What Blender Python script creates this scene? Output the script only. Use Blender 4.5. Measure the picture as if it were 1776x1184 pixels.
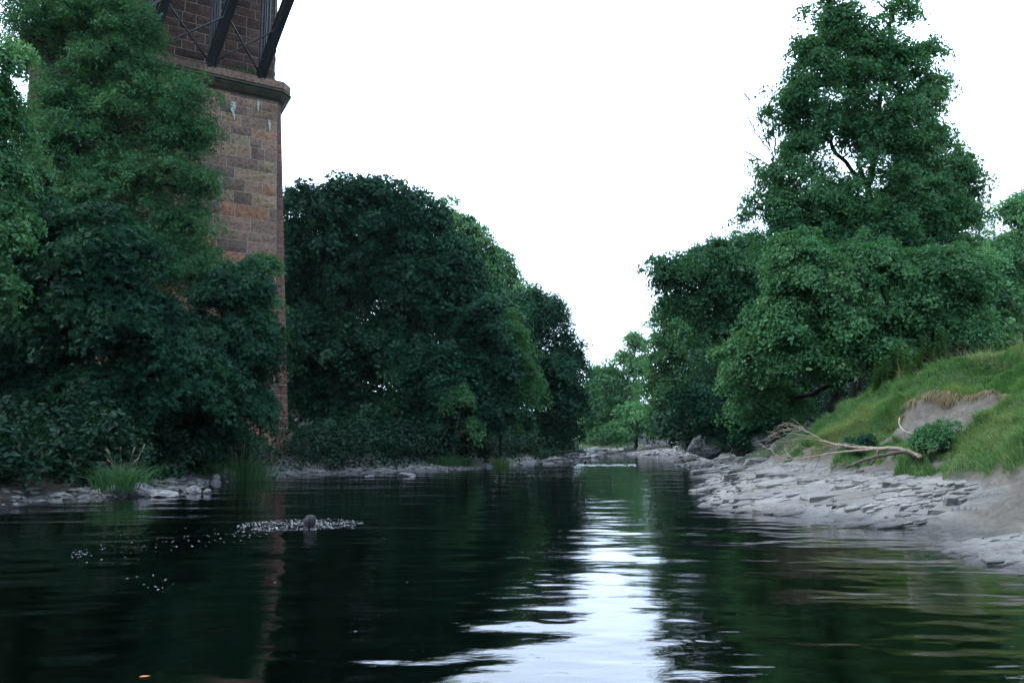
import bpy, math, random
import numpy as np
from mathutils import Vector
R = math.radians
C = bpy.context.scene.collection
for o in list(bpy.data.objects): bpy.data.objects.remove(o)
SC = bpy.context.scene

# ------------------------------------------------------------------ camera
H = 1.5; F = 1381.0; CX, CY, HOR = 888.0, 592.0, 765.0
PIT = math.atan((HOR - CY) / F)
cam = bpy.data.cameras.new('camera'); cam.lens = 28.0; cam.sensor_width = 36.0
cam.clip_start = 0.05; cam.clip_end = 3000
co = bpy.data.objects.new('camera', cam); C.objects.link(co)
co.location = (0, 0, H); co.rotation_euler = (R(90) + PIT, 0, 0)
SC.camera = co

# ------------------------------------------------------------------ sky, sun, exposure
w = bpy.data.worlds.new('World'); SC.world = w; w.use_nodes = True
nt = w.node_tree; nt.nodes.clear()
SUN_EL, SUN_AZ = 52.0, -108.0          # azimuth from +Y towards +X
sky = nt.nodes.new('ShaderNodeTexSky'); sky.sky_type = 'NISHITA'; sky.sun_disc = False
sky.sun_elevation = R(SUN_EL); sky.sun_rotation = R(SUN_AZ)
sky.air_density = 1.0; sky.dust_density = 3.0
tc = nt.nodes.new('ShaderNodeTexCoord')
sep = nt.nodes.new('ShaderNodeSeparateXYZ'); nt.links.new(tc.outputs['Generated'], sep.inputs[0])
cr = nt.nodes.new('ShaderNodeValToRGB')           # cloud layer: a little brighter overhead
cr.color_ramp.elements[0].position = 0.30; cr.color_ramp.elements[0].color = (0.66, 0.84, 1.02, 1)
cr.color_ramp.elements[1].position = 1.0; cr.color_ramp.elements[1].color = (1.15, 1.42, 1.75, 1)
nt.links.new(sep.outputs['Z'], cr.inputs[0])
mul = nt.nodes.new('ShaderNodeVectorMath'); mul.operation = 'SCALE'; mul.inputs['Scale'].default_value = 26.0
nt.links.new(cr.outputs[0], mul.inputs[0])
mx = nt.nodes.new('ShaderNodeMix'); mx.data_type = 'RGBA'; mx.inputs[0].default_value = 0.92
nt.links.new(sky.outputs[0], mx.inputs[6]); nt.links.new(mul.outputs[0], mx.inputs[7])
bg = nt.nodes.new('ShaderNodeBackground'); bg.inputs['Strength'].default_value = 0.15
nt.links.new(mx.outputs[2], bg.inputs['Color'])
wo = nt.nodes.new('ShaderNodeOutputWorld'); nt.links.new(bg.outputs[0], wo.inputs[0])
sl = bpy.data.lights.new('sun', 'SUN'); sl.energy = 5.0; sl.angle = R(14); sl.color = (1.0, 0.96, 0.88)
so = bpy.data.objects.new('sun', sl); C.objects.link(so)
sd = Vector((math.sin(R(SUN_AZ)) * math.cos(R(SUN_EL)), math.cos(R(SUN_AZ)) * math.cos(R(SUN_EL)), math.sin(R(SUN_EL))))
so.rotation_euler = sd.to_track_quat('Z', 'Y').to_euler(); so.location = sd * 200
SC.view_settings.view_transform = 'Standard'; SC.view_settings.look = 'None'
SC.view_settings.exposure = -0.30; SC.view_settings.gamma = 1.0; SC.view_settings.use_curve_mapping = False
cy = SC.cycles
cy.max_bounces = 8; cy.diffuse_bounces = 3; cy.glossy_bounces = 3; cy.transmission_bounces = 3
cy.transparent_max_bounces = 12; cy.volume_bounces = 0; cy.sample_clamp_indirect = 6.0
cy.use_denoising = True; cy.caustics_reflective = False; cy.caustics_refractive = False

# ------------------------------------------------------------------ helpers
def at(px, py, D):
    """world point seen at pixel (px,py) of the photograph, D metres ahead"""
    dx = px - CX; v = CY - py
    dy = F * math.cos(PIT) - v * math.sin(PIT); dz = F * math.sin(PIT) + v * math.cos(PIT)
    k = D / dy
    return np.array([dx * k, D, H + dz * k])
def nrm(a):
    return a / np.maximum(np.linalg.norm(a, axis=-1, keepdims=True), 1e-9)
def hsh(ix, iy, s):
    n = (ix.astype(np.int64) * 374761393 + iy.astype(np.int64) * 668265263 + s * 982451653) & 0x7fffffff
    n = ((n ^ (n >> 13)) * 1274126177) & 0x7fffffff
    n = n ^ (n >> 16)
    return (n & 0xffffff) / float(0xffffff)
def vn(x, y, s=0):
    x = np.asarray(x, float); y = np.asarray(y, float)
    ix = np.floor(x); iy = np.floor(y); fx = x - ix; fy = y - iy
    fx = fx * fx * fx * (fx * (fx * 6 - 15) + 10); fy = fy * fy * fy * (fy * (fy * 6 - 15) + 10)
    a = hsh(ix, iy, s); b = hsh(ix + 1, iy, s); c = hsh(ix, iy + 1, s); d = hsh(ix + 1, iy + 1, s)
    return (a + (b - a) * fx) * (1 - fy) + (c + (d - c) * fx) * fy - 0.5
def fbm(x, y, o=4, s=0, g=0.5):
    r = 0; a = 1.0
    for i in range(o):
        r = r + a * vn(x * 2 ** i + 17.3 * i, y * 2 ** i - 9.1 * i, s + i); a *= g
    return r
def sstep(a, b, x):
    t = np.clip((x - a) / (b - a), 0, 1); return t * t * (3 - 2 * t)

def mesh(name, V, faces, mat=None, smooth=False, parent=None, face_attr=None, pt_attr=None, link=True):
    """faces: (n,k) int array or list of such arrays / list of lists"""
    V = np.asarray(V, np.float32).reshape(-1, 3)
    me = bpy.data.meshes.new(name)
    if isinstance(faces, np.ndarray): faces = [faces]
    if len(faces) and not isinstance(faces[0], np.ndarray):
        sizes = np.array([len(f) for f in faces], np.int32); idx = np.array([i for f in faces for i in f], np.int32)
    else:
        sizes = np.concatenate([np.full(len(f), f.shape[1], np.int32) for f in faces])
        idx = np.concatenate([f.ravel().astype(np.int32) for f in faces])
    me.vertices.add(len(V)); me.vertices.foreach_set('co', V.ravel())
    me.loops.add(len(idx)); me.loops.foreach_set('vertex_index', idx)
    me.polygons.add(len(sizes))
    st = np.zeros(len(sizes), np.int32); st[1:] = np.cumsum(sizes)[:-1]
    me.polygons.foreach_set('loop_start', st)
    me.polygons.foreach_set('use_smooth', np.full(len(sizes), bool(smooth)))
    me.update(calc_edges=True)
    for k, a in (face_attr or {}).items():
        at_ = me.attributes.new(k, 'FLOAT', 'FACE'); at_.data.foreach_set('value', np.asarray(a, np.float32))
    for k, a in (pt_attr or {}).items():
        at_ = me.attributes.new(k, 'FLOAT', 'POINT'); at_.data.foreach_set('value', np.asarray(a, np.float32))
    if mat: me.materials.append(mat)
    o = bpy.data.objects.new(name, me)
    if link: C.objects.link(o)
    if parent is not None:
        o.parent = parent; o.location = -parent.location
    return o
def tag(o, label=None, cat=None, group=None, kind=None):
    if label: o['label'] = label
    if cat: o['category'] = cat
    if group: o['group'] = group
    if kind: o['kind'] = kind
    return o
def empty(name, loc, label, cat, group=None, kind=None):
    o = bpy.data.objects.new(name, None); C.objects.link(o); o.location = Vector([float(v) for v in loc])
    o.empty_display_size = 0.2
    return tag(o, label, cat, group, kind)

class Tubes:
    def __init__(s): s.V = []; s.F = []; s.n = 0
    def add(s, P, rad, k=6, cap=True):
        P = np.asarray(P, float); rad = np.broadcast_to(np.asarray(rad, float), (len(P),))
        T = np.gradient(P, axis=0); T = nrm(T)
        up = np.array([0.13, 0.21, 1.0]) if abs(T[0][2]) < 0.8 else np.array([1.0, 0.2, 0.1])
        A = nrm(np.cross(T, up)); B = np.cross(T, A)
        an = np.arange(k) * 2 * math.pi / k
        V = P[:, None] + rad[:, None, None] * (np.cos(an)[None, :, None] * A[:, None] + np.sin(an)[None, :, None] * B[:, None])
        n = len(P); i = np.arange(n - 1)[:, None] * k; j = np.arange(k)[None]
        q = np.stack([i + j, i + (j + 1) % k, i + k + (j + 1) % k, i + k + j], -1).reshape(-1, 4) + s.n
        s.V.append(V.reshape(-1, 3)); s.F += q.tolist()
        if cap:
            s.F.append([s.n + a for a in range(k)][::-1]); s.F.append([s.n + (n - 1) * k + a for a in range(k)])
        s.n += n * k
    def build(s, name, mat, parent=None, smooth=True):
        return mesh(name, np.concatenate(s.V), s.F, mat, smooth, parent)
def bez(a, b, c, n=8):
    t = np.linspace(0, 1, n)[:, None]
    return (1 - t) ** 2 * np.asarray(a) + 2 * t * (1 - t) * np.asarray(b) + t * t * np.asarray(c)
def resample(P, n):
    P = np.asarray(P, float); d = np.r_[0, np.cumsum(np.linalg.norm(np.diff(P, axis=0), axis=1))]
    # Catmull-like smoothing through cubic-ish interpolation
    t = np.linspace(0, d[-1], n); Q = np.stack([np.interp(t, d, P[:, i]) for i in range(P.shape[1])], 1)
    for _ in range(2): Q[1:-1] = 0.25 * Q[:-2] + 0.5 * Q[1:-1] + 0.25 * Q[2:]
    return Q

# ------------------------------------------------------------------ materials
def mat(name):
    m = bpy.data.materials.new(name); m.use_nodes = True; n = m.node_tree.nodes; n.clear()
    out = n.new('ShaderNodeOutputMaterial'); return m, m.node_tree, out
def N(t, typ, **kw):
    n = t.nodes.new(typ)
    for k, v in kw.items():
        if k.startswith('i_'): n.inputs[k[2:].replace('_', ' ')].default_value = v
        elif k[0] == 'p' and k[1:].isdigit(): n.inputs[int(k[1:])].default_value = v
        else: setattr(n, k, v)
    return n
def ramp(t, fac, stops):
    r = N(t, 'ShaderNodeValToRGB'); e = r.color_ramp.elements
    while len(e) < len(stops): e.new(0.5)
    for i, (p, c) in enumerate(stops):
        e[i].position = p; e[i].color = (*c, 1) if len(c) == 3 else c
    t.links.new(fac, r.inputs[0]); return r.outputs[0]
def noise(t, scale, detail=4, rough=0.55, vec=None, dist=0.0):
    n = N(t, 'ShaderNodeTexNoise'); n.inputs['Scale'].default_value = scale; n.inputs['Detail'].default_value = detail
    n.inputs['Roughness'].default_value = rough; n.inputs['Distortion'].default_value = dist
    if vec is not None: t.links.new(vec, n.inputs['Vector'])
    return n.outputs[0]
def objvec(t, scale=None, rot=None):
    c = N(t, 'ShaderNodeTexCoord')
    if scale is None: return c.outputs['Object']
    m = N(t, 'ShaderNodeMapping'); m.inputs['Scale'].default_value = scale
    if rot: m.inputs['Rotation'].default_value = rot
    t.links.new(c.outputs['Object'], m.inputs[0]); return m.outputs[0]
def mixc(t, f, a, b, mode='MIX'):
    m = N(t, 'ShaderNodeMix', data_type='RGBA', blend_type=mode)
    for s, i in ((f, 0), (a, 6), (b, 7)):
        if isinstance(s, (int, float)): m.inputs[i].default_value = s
        elif isinstance(s, tuple): m.inputs[i].default_value = (*s, 1) if len(s) == 3 else s
        else: t.links.new(s, m.inputs[i])
    return m.outputs[2]
def math_(t, op, a, b=None, clamp=False):
    m = N(t, 'ShaderNodeMath', operation=op, use_clamp=clamp)
    for i, s in enumerate((a, b)):
        if s is None: continue
        if isinstance(s, (int, float)): m.inputs[i].default_value = s
        else: t.links.new(s, m.inputs[i])
    return m.outputs[0]
def bump(t, h, strength=0.5, dist=0.05, normal=None):
    b = N(t, 'ShaderNodeBump'); b.inputs['Strength'].default_value = strength; b.inputs['Distance'].default_value = dist
    t.links.new(h, b.inputs['Height'])
    if normal is not None: t.links.new(normal, b.inputs['Normal'])
    return b.outputs[0]
def attr(t, name):
    a = N(t, 'ShaderNodeAttribute', attribute_name=name); return a.outputs['Fac']
def principled(t, out, col, rough=0.8, normal=None, spec=0.5, alb=0.56):
    p = N(t, 'ShaderNodeBsdfPrincipled')
    if not isinstance(col, tuple) and alb != 1: col = mixc(t, 1.0, col, (alb, alb, alb), 'MULTIPLY')
    if isinstance(col, tuple): p.inputs['Base Color'].default_value = (*col, 1)
    else: t.links.new(col, p.inputs['Base Color'])
    if isinstance(rough, float): p.inputs['Roughness'].default_value = rough
    else: t.links.new(rough, p.inputs['Roughness'])
    p.inputs['Specular IOR Level'].default_value = spec
    if normal is not None: t.links.new(normal, p.inputs['Normal'])
    t.links.new(p.outputs[0], out.inputs[0]); return p

def leaf_mat(name, dark, mid, light, trans=0.35, rough=0.55, spec=0.10, kk=0.64):
    m, t, out = mat(name)
    dark, mid, light = [tuple(c * kk for c in q_) for q_ in (dark, mid, light)]
    f = attr(t, 'tone')
    nz = noise(t, 0.35, 2, 0.5, objvec(t))
    f2 = math_(t, 'ADD', math_(t, 'MULTIPLY', f, 0.65), math_(t, 'MULTIPLY', nz, 0.45))
    col = ramp(t, f2, [(0.12, dark), (0.5, mid), (0.92, light)])
    p = N(t, 'ShaderNodeBsdfPrincipled'); p.inputs['Roughness'].default_value = rough
    p.inputs['Specular IOR Level'].default_value = spec
    t.links.new(col, p.inputs['Base Color'])
    tr = N(t, 'ShaderNodeBsdfTranslucent')
    t.links.new(mixc(t, 1.0, col, (1.25, 1.35, 0.55), 'MULTIPLY'), tr.inputs[0])
    ms = N(t, 'ShaderNodeMixShader'); ms.inputs[0].default_value = trans
    t.links.new(p.outputs[0], ms.inputs[1]); t.links.new(tr.outputs[0], ms.inputs[2]); t.links.new(ms.outputs[0], out.inputs[0])
    return m
M = {}
M['leaf_dark'] = leaf_mat('leaf_dark', (0.003, 0.022, 0.017), (0.008, 0.050, 0.032), (0.034, 0.135, 0.07), 0.25)
M['leaf_ash'] = leaf_mat('leaf_ash', (0.015, 0.078, 0.042), (0.045, 0.160, 0.080), (0.130, 0.285, 0.135), 0.34)
M['leaf_mid'] = leaf_mat('leaf_mid', (0.016, 0.088, 0.044), (0.056, 0.190, 0.085), (0.165, 0.34, 0.155), 0.32)
M['leaf_deep'] = leaf_mat('leaf_deep', (0.008, 0.052, 0.030), (0.026, 0.110, 0.054), (0.085, 0.210, 0.100), 0.3)
M['leaf_light'] = leaf_mat('leaf_light', (0.022, 0.09, 0.045), (0.052, 0.165, 0.075), (0.11, 0.25, 0.115), 0.42)
M['leaf_olive'] = leaf_mat('leaf_olive', (0.018, 0.088, 0.042), (0.062, 0.190, 0.082), (0.195, 0.35, 0.155), 0.32)
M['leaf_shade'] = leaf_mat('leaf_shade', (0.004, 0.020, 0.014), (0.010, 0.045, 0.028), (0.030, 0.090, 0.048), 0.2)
M['leaf_pale'] = leaf_mat('leaf_pale', (0.05, 0.11, 0.06), (0.08, 0.16, 0.08), (0.13, 0.21, 0.10), 0.35)
M['leaf_weed'] = leaf_mat('leaf_weed', (0.035, 0.085, 0.045), (0.055, 0.13, 0.065), (0.09, 0.18, 0.085), 0.3)
M['grass'] = leaf_mat('grass_blades', (0.022, 0.085, 0.028), (0.120, 0.280, 0.100), (0.330, 0.400, 0.190), 0.3, 0.6, 0.25)
M['grass_deep'] = leaf_mat('grass_deep', (0.012, 0.060, 0.026), (0.026, 0.115, 0.045), (0.090, 0.170, 0.075), 0.3, 0.5, 0.3)
M['straw'] = leaf_mat('straw', (0.10, 0.085, 0.045), (0.22, 0.18, 0.11), (0.38, 0.32, 0.21), 0.25, 0.8, 0.1)
M['seed'] = leaf_mat('seed_head', (0.20, 0.17, 0.12), (0.30, 0.26, 0.18), (0.4, 0.36, 0.25), 0.2, 0.8, 0.1)
def bark_mat(name, a, b):
    m, t, out = mat(name)
    v = objvec(t, (6, 6, 1.2)); nz = noise(t, 3.0, 5, 0.65, v)
    col = ramp(t, nz, [(0.3, a), (0.7, b)])
    principled(t, out, col, 0.9, bump(t, nz, 0.8, 0.03), 0.2); return m
M['bark'] = bark_mat('bark', (0.012, 0.012, 0.012), (0.045, 0.040, 0.036))
M['bark_pale'] = bark_mat('bark_pale', (0.06, 0.06, 0.05), (0.17, 0.16, 0.14))
M['deadwood'] = bark_mat('deadwood', (0.20, 0.16, 0.13), (0.48, 0.40, 0.33))
M['deadwood_dark'] = bark_mat('deadwood_dark', (0.05, 0.042, 0.038), (0.20, 0.165, 0.14))

def ground_mat():
    m, t, out = mat('terrain')
    v = objvec(t)
    g, rk, sa = attr(t, 'grass'), attr(t, 'rock'), attr(t, 'sand')
    hz = N(t, 'ShaderNodeSeparateXYZ'); t.links.new(v, hz.inputs[0]); z = hz.outputs['Z']
    n1 = noise(t, 1.2, 6, 0.6, v); n2 = noise(t, 9.0, 5, 0.6, v); n3 = noise(t, 40.0, 3, 0.6, v)
    soil = ramp(t, n2, [(0.3, (0.012, 0.010, 0.009)), (0.7, (0.045, 0.038, 0.030))])
    sand = mixc(t, ramp(t, n1, [(0.42, (0, 0, 0)), (0.62, (1, 1, 1))]), (0.125, 0.117, 0.108), (0.185, 0.174, 0.160))
    sand = mixc(t, ramp(t, n2, [(0.3, (1, 1, 1)), (0.55, (0, 0, 0))]), sand, (0.10, 0.085, 0.072))
    cb = N(t, 'ShaderNodeCombineXYZ'); t.links.new(math_(t, 'MULTIPLY', hz.outputs['X'], 0.5), cb.inputs[0]); t.links.new(math_(t, 'MULTIPLY', hz.outputs['Y'], 0.35), cb.inputs[1]); t.links.new(math_(t, 'MULTIPLY', attr(t, 'bed'), 9.0), cb.inputs[2]); sv = cb.outputs[0]; s1 = noise(t, 2.2, 8, 0.68, sv, 0.35)
    s2 = noise(t, 1.4, 3, 0.5, v)
    rock = ramp(t, s1, [(0.32, (0.045, 0.045, 0.050)), (0.40, (0.14, 0.14, 0.145)), (0.47, (0.21, 0.21, 0.215)), (0.60, (0.29, 0.286, 0.286)), (0.75, (0.37, 0.36, 0.355))])
    rock = mixc(t, math_(t, 'MULTIPLY', ramp(t, s2, [(0.4, (0, 0, 0)), (0.7, (1, 1, 1))]), 0.35), rock, (0.27, 0.275, 0.285))
    cracks = N(t, 'ShaderNodeTexVoronoi', feature='DISTANCE_TO_EDGE'); cracks.inputs['Scale'].default_value = 1.5
    wv = N(t, 'ShaderNodeVectorMath', operation='ADD'); nn = N(t, 'ShaderNodeTexNoise'); nn.inputs['Scale'].default_value = 2.2; nn.inputs['Detail'].default_value = 3
    t.links.new(sv, wv.inputs[0]); t.links.new(nn.outputs['Color'], wv.inputs[1]); t.links.new(v, nn.inputs['Vector'])
    t.links.new(wv.outputs[0], cracks.inputs['Vector'])
    ck = ramp(t, cracks.outputs['Distance'], [(0.0, (0, 0, 0)), (0.05, (1, 1, 1))])
    rock = mixc(t, math_(t, 'MULTIPLY', math_(t, 'SUBTRACT', 1.0, ck), 0.0), rock, (0.05, 0.052, 0.06))
    # turf under the blades
    turf = ramp(t, n2, [(0.3, (0.030, 0.070, 0.020)), (0.7, (0.075, 0.120, 0.040))])
    c = mixc(t, sa, soil, sand); c = mixc(t, rk, c, rock); c = mixc(t, g, c, turf)
    # wet band along the water and weed-covered bed below it
    wet = N(t, 'ShaderNodeMapRange'); wet.inputs[1].default_value = 0.02; wet.inputs[2].default_value = 0.16
    t.links.new(math_(t, 'ADD', z, math_(t, 'MULTIPLY', math_(t, 'SUBTRACT', n1, 0.5), 0.16)), wet.inputs[0])
    c = mixc(t, wet.outputs[0], mixc(t, 1.0, c, (0.42, 0.43, 0.46), 'MULTIPLY'), c)
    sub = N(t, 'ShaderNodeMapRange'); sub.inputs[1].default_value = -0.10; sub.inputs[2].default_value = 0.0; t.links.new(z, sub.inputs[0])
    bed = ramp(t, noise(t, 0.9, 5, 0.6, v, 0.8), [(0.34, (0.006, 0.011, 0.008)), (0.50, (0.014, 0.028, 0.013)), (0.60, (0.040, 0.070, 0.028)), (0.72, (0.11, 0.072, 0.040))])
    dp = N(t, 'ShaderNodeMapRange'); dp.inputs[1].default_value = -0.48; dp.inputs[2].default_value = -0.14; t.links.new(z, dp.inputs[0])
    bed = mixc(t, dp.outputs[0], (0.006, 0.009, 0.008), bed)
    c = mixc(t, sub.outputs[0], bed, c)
    rgh = N(t, 'ShaderNodeMapRange'); rgh.inputs[3].default_value = 0.35; rgh.inputs[4].default_value = 0.9; t.links.new(wet.outputs[0], rgh.inputs[0])
    hb = math_(t, 'ADD', math_(t, 'MULTIPLY', math_(t, 'MULTIPLY', s1, rk), 1.3), math_(t, 'ADD', math_(t, 'MULTIPLY', n2, 0.5), math_(t, 'MULTIPLY', n3, 0.15)))
    hb = math_(t, 'ADD', hb, math_(t, 'MULTIPLY', math_(t, 'MULTIPLY', ck, rk), 0.0))
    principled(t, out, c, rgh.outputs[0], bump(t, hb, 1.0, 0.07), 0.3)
    return m
M['terrain'] = ground_mat()
def rock_mat(name='boulder', k=1.0, moss=0.0):
    m, t, out = mat(name); v = objvec(t)
    s1 = noise(t, 5.0, 7, 0.62, objvec(t, (1, 1, 3), (0.3, 0.2, 0)), 0.5); s2 = noise(t, 2.0, 4, 0.5, v)
    c = ramp(t, s1, [(0.3, (0.07 * k, 0.075 * k, 0.085 * k)), (0.5, (0.22 * k, 0.225 * k, 0.24 * k)), (0.75, (0.40 * k, 0.40 * k, 0.41 * k))])
    c = mixc(t, math_(t, 'MULTIPLY', ramp(t, s2, [(0.45, (0, 0, 0)), (0.6, (1, 1, 1))]), moss), c, (0.06, 0.09, 0.03))
    principled(t, out, c, 0.85, bump(t, s1, 1.0, 0.06), 0.3); return m
M['rock'] = rock_mat(); M['rock_moss'] = rock_mat('mossy_boulder', 0.9, 0.9); M['rock_dark'] = rock_mat('dark_stone', 0.6, 0.3)

# ------------------------------------------------------------------ terrain heights
CP = []
def shore(P, side, prof):
    P = np.array(P, float); d = np.gradient(P, axis=0); d = nrm(d)
    n = np.stack([-d[:, 1], d[:, 0]], 1) * side
    for p, q in zip(P, n):
        for o, z in prof: CP.append((p[0] + q[0] * o, p[1] + q[1] * o, z))
left = [(-9, -14), (-9.5, -4), (-10.2, 4), (-11.2, 10), (-12.4, 15), (-12.1, 18.8), (-11.3, 21.6), (-9.9, 23.5), (-10.3, 26), (-10.4, 30), (-9.6, 34.5), (-6.2, 39), (-2.2, 43.5), (2.4, 54), (5.6, 64), (7.2, 75), (9.0, 88)]
shore(left, 1, [(-5, -1.9), (-2, -0.6), (-0.7, -0.14), (0, 0.0), (1.5, 0.22), (4, 0.7), (9, 1.4), (24, 4.5), (50, 9)])
rightf = [(8.6, 33), (10.0, 43), (10.3, 50), (12.3, 62), (14.6, 78), (15.6, 90)]
shore(rightf, -1, [(-4, -1.0), (-1.5, -0.3), (0, 0.0), (1.5, 0.15), (4, 0.45), (6, 1.6), (14, 3.2), (40, 7)])
CP += [(12, 101, .15), (12, 108, 1.2), (5, 101, 1.2), (20, 101, 1.2), (12, 130, 3), (-30, 130, 9), (60, 130, 9), (12, 250, 8), (-120, 250, 14), (140, 250, 14), (0, 400, 14),
       (-120, 60, 12), (-120, -50, 12), (120, 60, 12), (120, -50, 12), (0, -100, 4), (-60, -100, 8), (60, -100, 8), (0, 30, -1.7), (2, 45, -1.2), (7, 60, -.9), (10, 75, -.5), (12, 90, -.25)]
# right bank near the camera (X, Y, Z)
CP += [(2.2, -6, -1.0), (5, -6, .1), (9, -6, 1.4), (2.0, 2, -1.1), (3.6, 2, -.45), (6, 2, .25), (10, 2, 1.8), (1.0, 6, -1.5), (3.2, 6, -.7), (5.2, 6, -.32), (7.2, 6, .1), (10, 6, 1.2), (16, 5, 3.2),
       (1.5, 10, -1.6), (4.0, 9, -.55), (5.6, 8.7, -.18), (7.2, 8.6, .02), (9, 8.4, .5), (4.8, 10.3, -.45), (5.9, 10.6, .04), (7.0, 10.6, .18), (8.4, 10.6, .35), (10, 10.6, .8),
       (5.2, 12.6, -.35), (6.6, 12.7, -.06), (7.8, 12.6, .04), (8.8, 12.4, .45), (10.4, 12.5, 1.15), (12.5, 12.5, 2.1),
       (2.5, 16, -1.3), (4.6, 15.5, -.6), (6.1, 14.8, .01), (7.4, 14.4, .02), (8.4, 14.2, .4), (9.3, 14.3, 1.05), (10.2, 14.6, 1.5), (11.5, 15, 2.2),
       (5.2, 17.2, -.02), (6.6, 16.6, .28), (8.2, 16.2, .48), (9.3, 16.2, .85), (10.2, 16.6, 1.35), (10.9, 17.2, 2.0), (12.5, 17.5, 3.0), (14.5, 17, 3.7),
       (4.7, 20.6, -.05), (5.1, 19.0, .16), (5.7, 22.6, -.05), (6.3, 20, .36), (8, 18.6, .68), (9.3, 18.2, 1.0), (10.0, 18.6, 1.3), (10.3, 20.0, 2.0), (10.7, 20.8, 2.9), (12.3, 20.5, 3.5), (15, 20.5, 4.0),
       (3.0, 22, -.9), (5.0, 25, -.35), (6.9, 22.5, .38), (8.4, 21.8, .75), (9.2, 22.2, 1.35), (9.9, 23.4, 2.3), (11.3, 24.5, 3.1), (15, 25, 3.8), (22, 22, 4.8), (30, 15, 6),
       (6.4, 25.5, .02), (7.4, 26, .22), (8.6, 25.2, .9), (9.6, 26, 1.6), (11, 27.5, 2.4), (13.5, 29, 3.0), (20, 32, 4.2), (5.5, 30, -.4), (7.4, 29, .06), (9, 30, .35), (10.5, 31.5, 1.2), (12.5, 34, 2.3), (35, 35, 7)]
CP = np.array(CP)
def tps():
    P = CP[:, :2]; n = len(P)
    D = np.linalg.norm(P[:, None] - P[None], axis=2)
    A = np.zeros((n + 3, n + 3)); A[:n, :n] = D - np.eye(n) * 0.02; A[:n, n] = 1; A[:n, n + 1:] = P; A[n, :n] = 1; A[n + 1:, :n] = P.T
    b = np.zeros(n + 3); b[:n] = CP[:, 2]
    return np.linalg.solve(A, b)
TW = tps()
def h0(x, y):
    x = np.asarray(x, float).ravel(); y = np.asarray(y, float).ravel(); n = len(CP); out = np.empty(len(x))
    for i in range(0, len(x), 60000):
        X = x[i:i + 60000]; Y = y[i:i + 60000]
        d = np.sqrt((X[:, None] - CP[None, :, 0]) ** 2 + (Y[:, None] - CP[None, :, 1]) ** 2)
        out[i:i + 60000] = d @ TW[:n] + TW[n] + X * TW[n + 1] + Y * TW[n + 2]
    return out
def lumps(x, y):
    r = 0
    for a, b, w_ in ((10.4, 16.6, 1.25), (9.75, 15.0, .55), (11.6, 15.6, 1.3), (10.0, 14.0, .4), (8.95, 18.0, .3), (9.1, 16.4, .22)):
        r = r + np.exp(-((x - a) ** 2 + (y - b) ** 2) / w_ ** 2)
    return np.minimum(r, 1.0)
def masks(x, y, z):
    nz = fbm(x * 0.9, y * 0.9, 3, 5)
    rightside = sstep(4.0, 5.0, x + (30 - y) * 0.0)
    near = rightside * sstep(34, 31, y)
    # main shelf, the lower ledge in front of it and the far gravelly flats
    shelf = near * sstep(14.0, 14.6, y - 0.12 * (x - 6) + nz * 1.1) * sstep(0.92, 0.74, z + nz * 0.32 - (y > 20) * 0.1 + np.clip(x - 8.6, 0, 9) * 0.22)
    ledge = near * sstep(9.3, 9.7, y + nz * .3) * sstep(11.9, 11.5, y + nz * 0.6) * sstep(0.62, 0.42, z + nz * 0.2)
    far = (y > 31) * sstep(0.75, 0.5, z + nz * 0.4)
    leftr = np.where(y < 42, .6, .85) * (x < 8) * (y <= 75) * sstep(0.30, 0.16, z + nz * 0.5 + np.where(y < 38, .28, 0)) * (x < 3.5 + (y > 40) * 9) * (1 - near)
    far = far * np.where(x < 9, .75, 1.0)
    rock = np.clip(np.maximum(np.maximum(shelf, ledge), np.maximum(far, leftr)), 0, 1)
    # turf: everything high on the near right bank except the scar
    nz = nz + 0.5 * fbm(x * 3, y * 3, 2, 9)
    scar = sstep(1.4, 0.95, np.abs(x - (10.55 + (y - 19) * .15)) + nz * .9) * sstep(17.2, 17.8, y + nz) * sstep(21.3, 20.7, y + nz * 0.5) * sstep(1.2, 1.35, z) * sstep(2.75, 2.5, z + nz * .5)
    zt = 1.12 + nz * 0.8 + np.where(y < 19, np.clip(18.2 - y, 0, 2.2) * -0.0, 0)
    zt = zt + 0.30 * sstep(17.5, 15.5, y)
    gr = near * sstep(zt - 0.05, zt + 0.1, z) * (1 - scar) * sstep(29, 25, y + nz * 3)
    mossy = (y > 31) * (y < 42) * (x > 10) * sstep(0.5, .9, z) * sstep(2.4, 1.6, z)
    farg = (y > 95) * (x > 8) * (x < 17) * sstep(0.5, 0.9, z)
    lump = lumps(x, y) + nz * .35
    grass = np.clip(np.maximum(np.maximum(np.maximum(gr, farg), mossy * 0.8), sstep(.30, .42, lump) * near), 0, 1)
    sand = np.clip(near * (1 - sstep(1.9, 3.0, y * 0 + (z > 3.2) * 4)) * sstep(32, 27, y), 0, 1)
    return rock * (1 - grass), grass, sand
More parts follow.
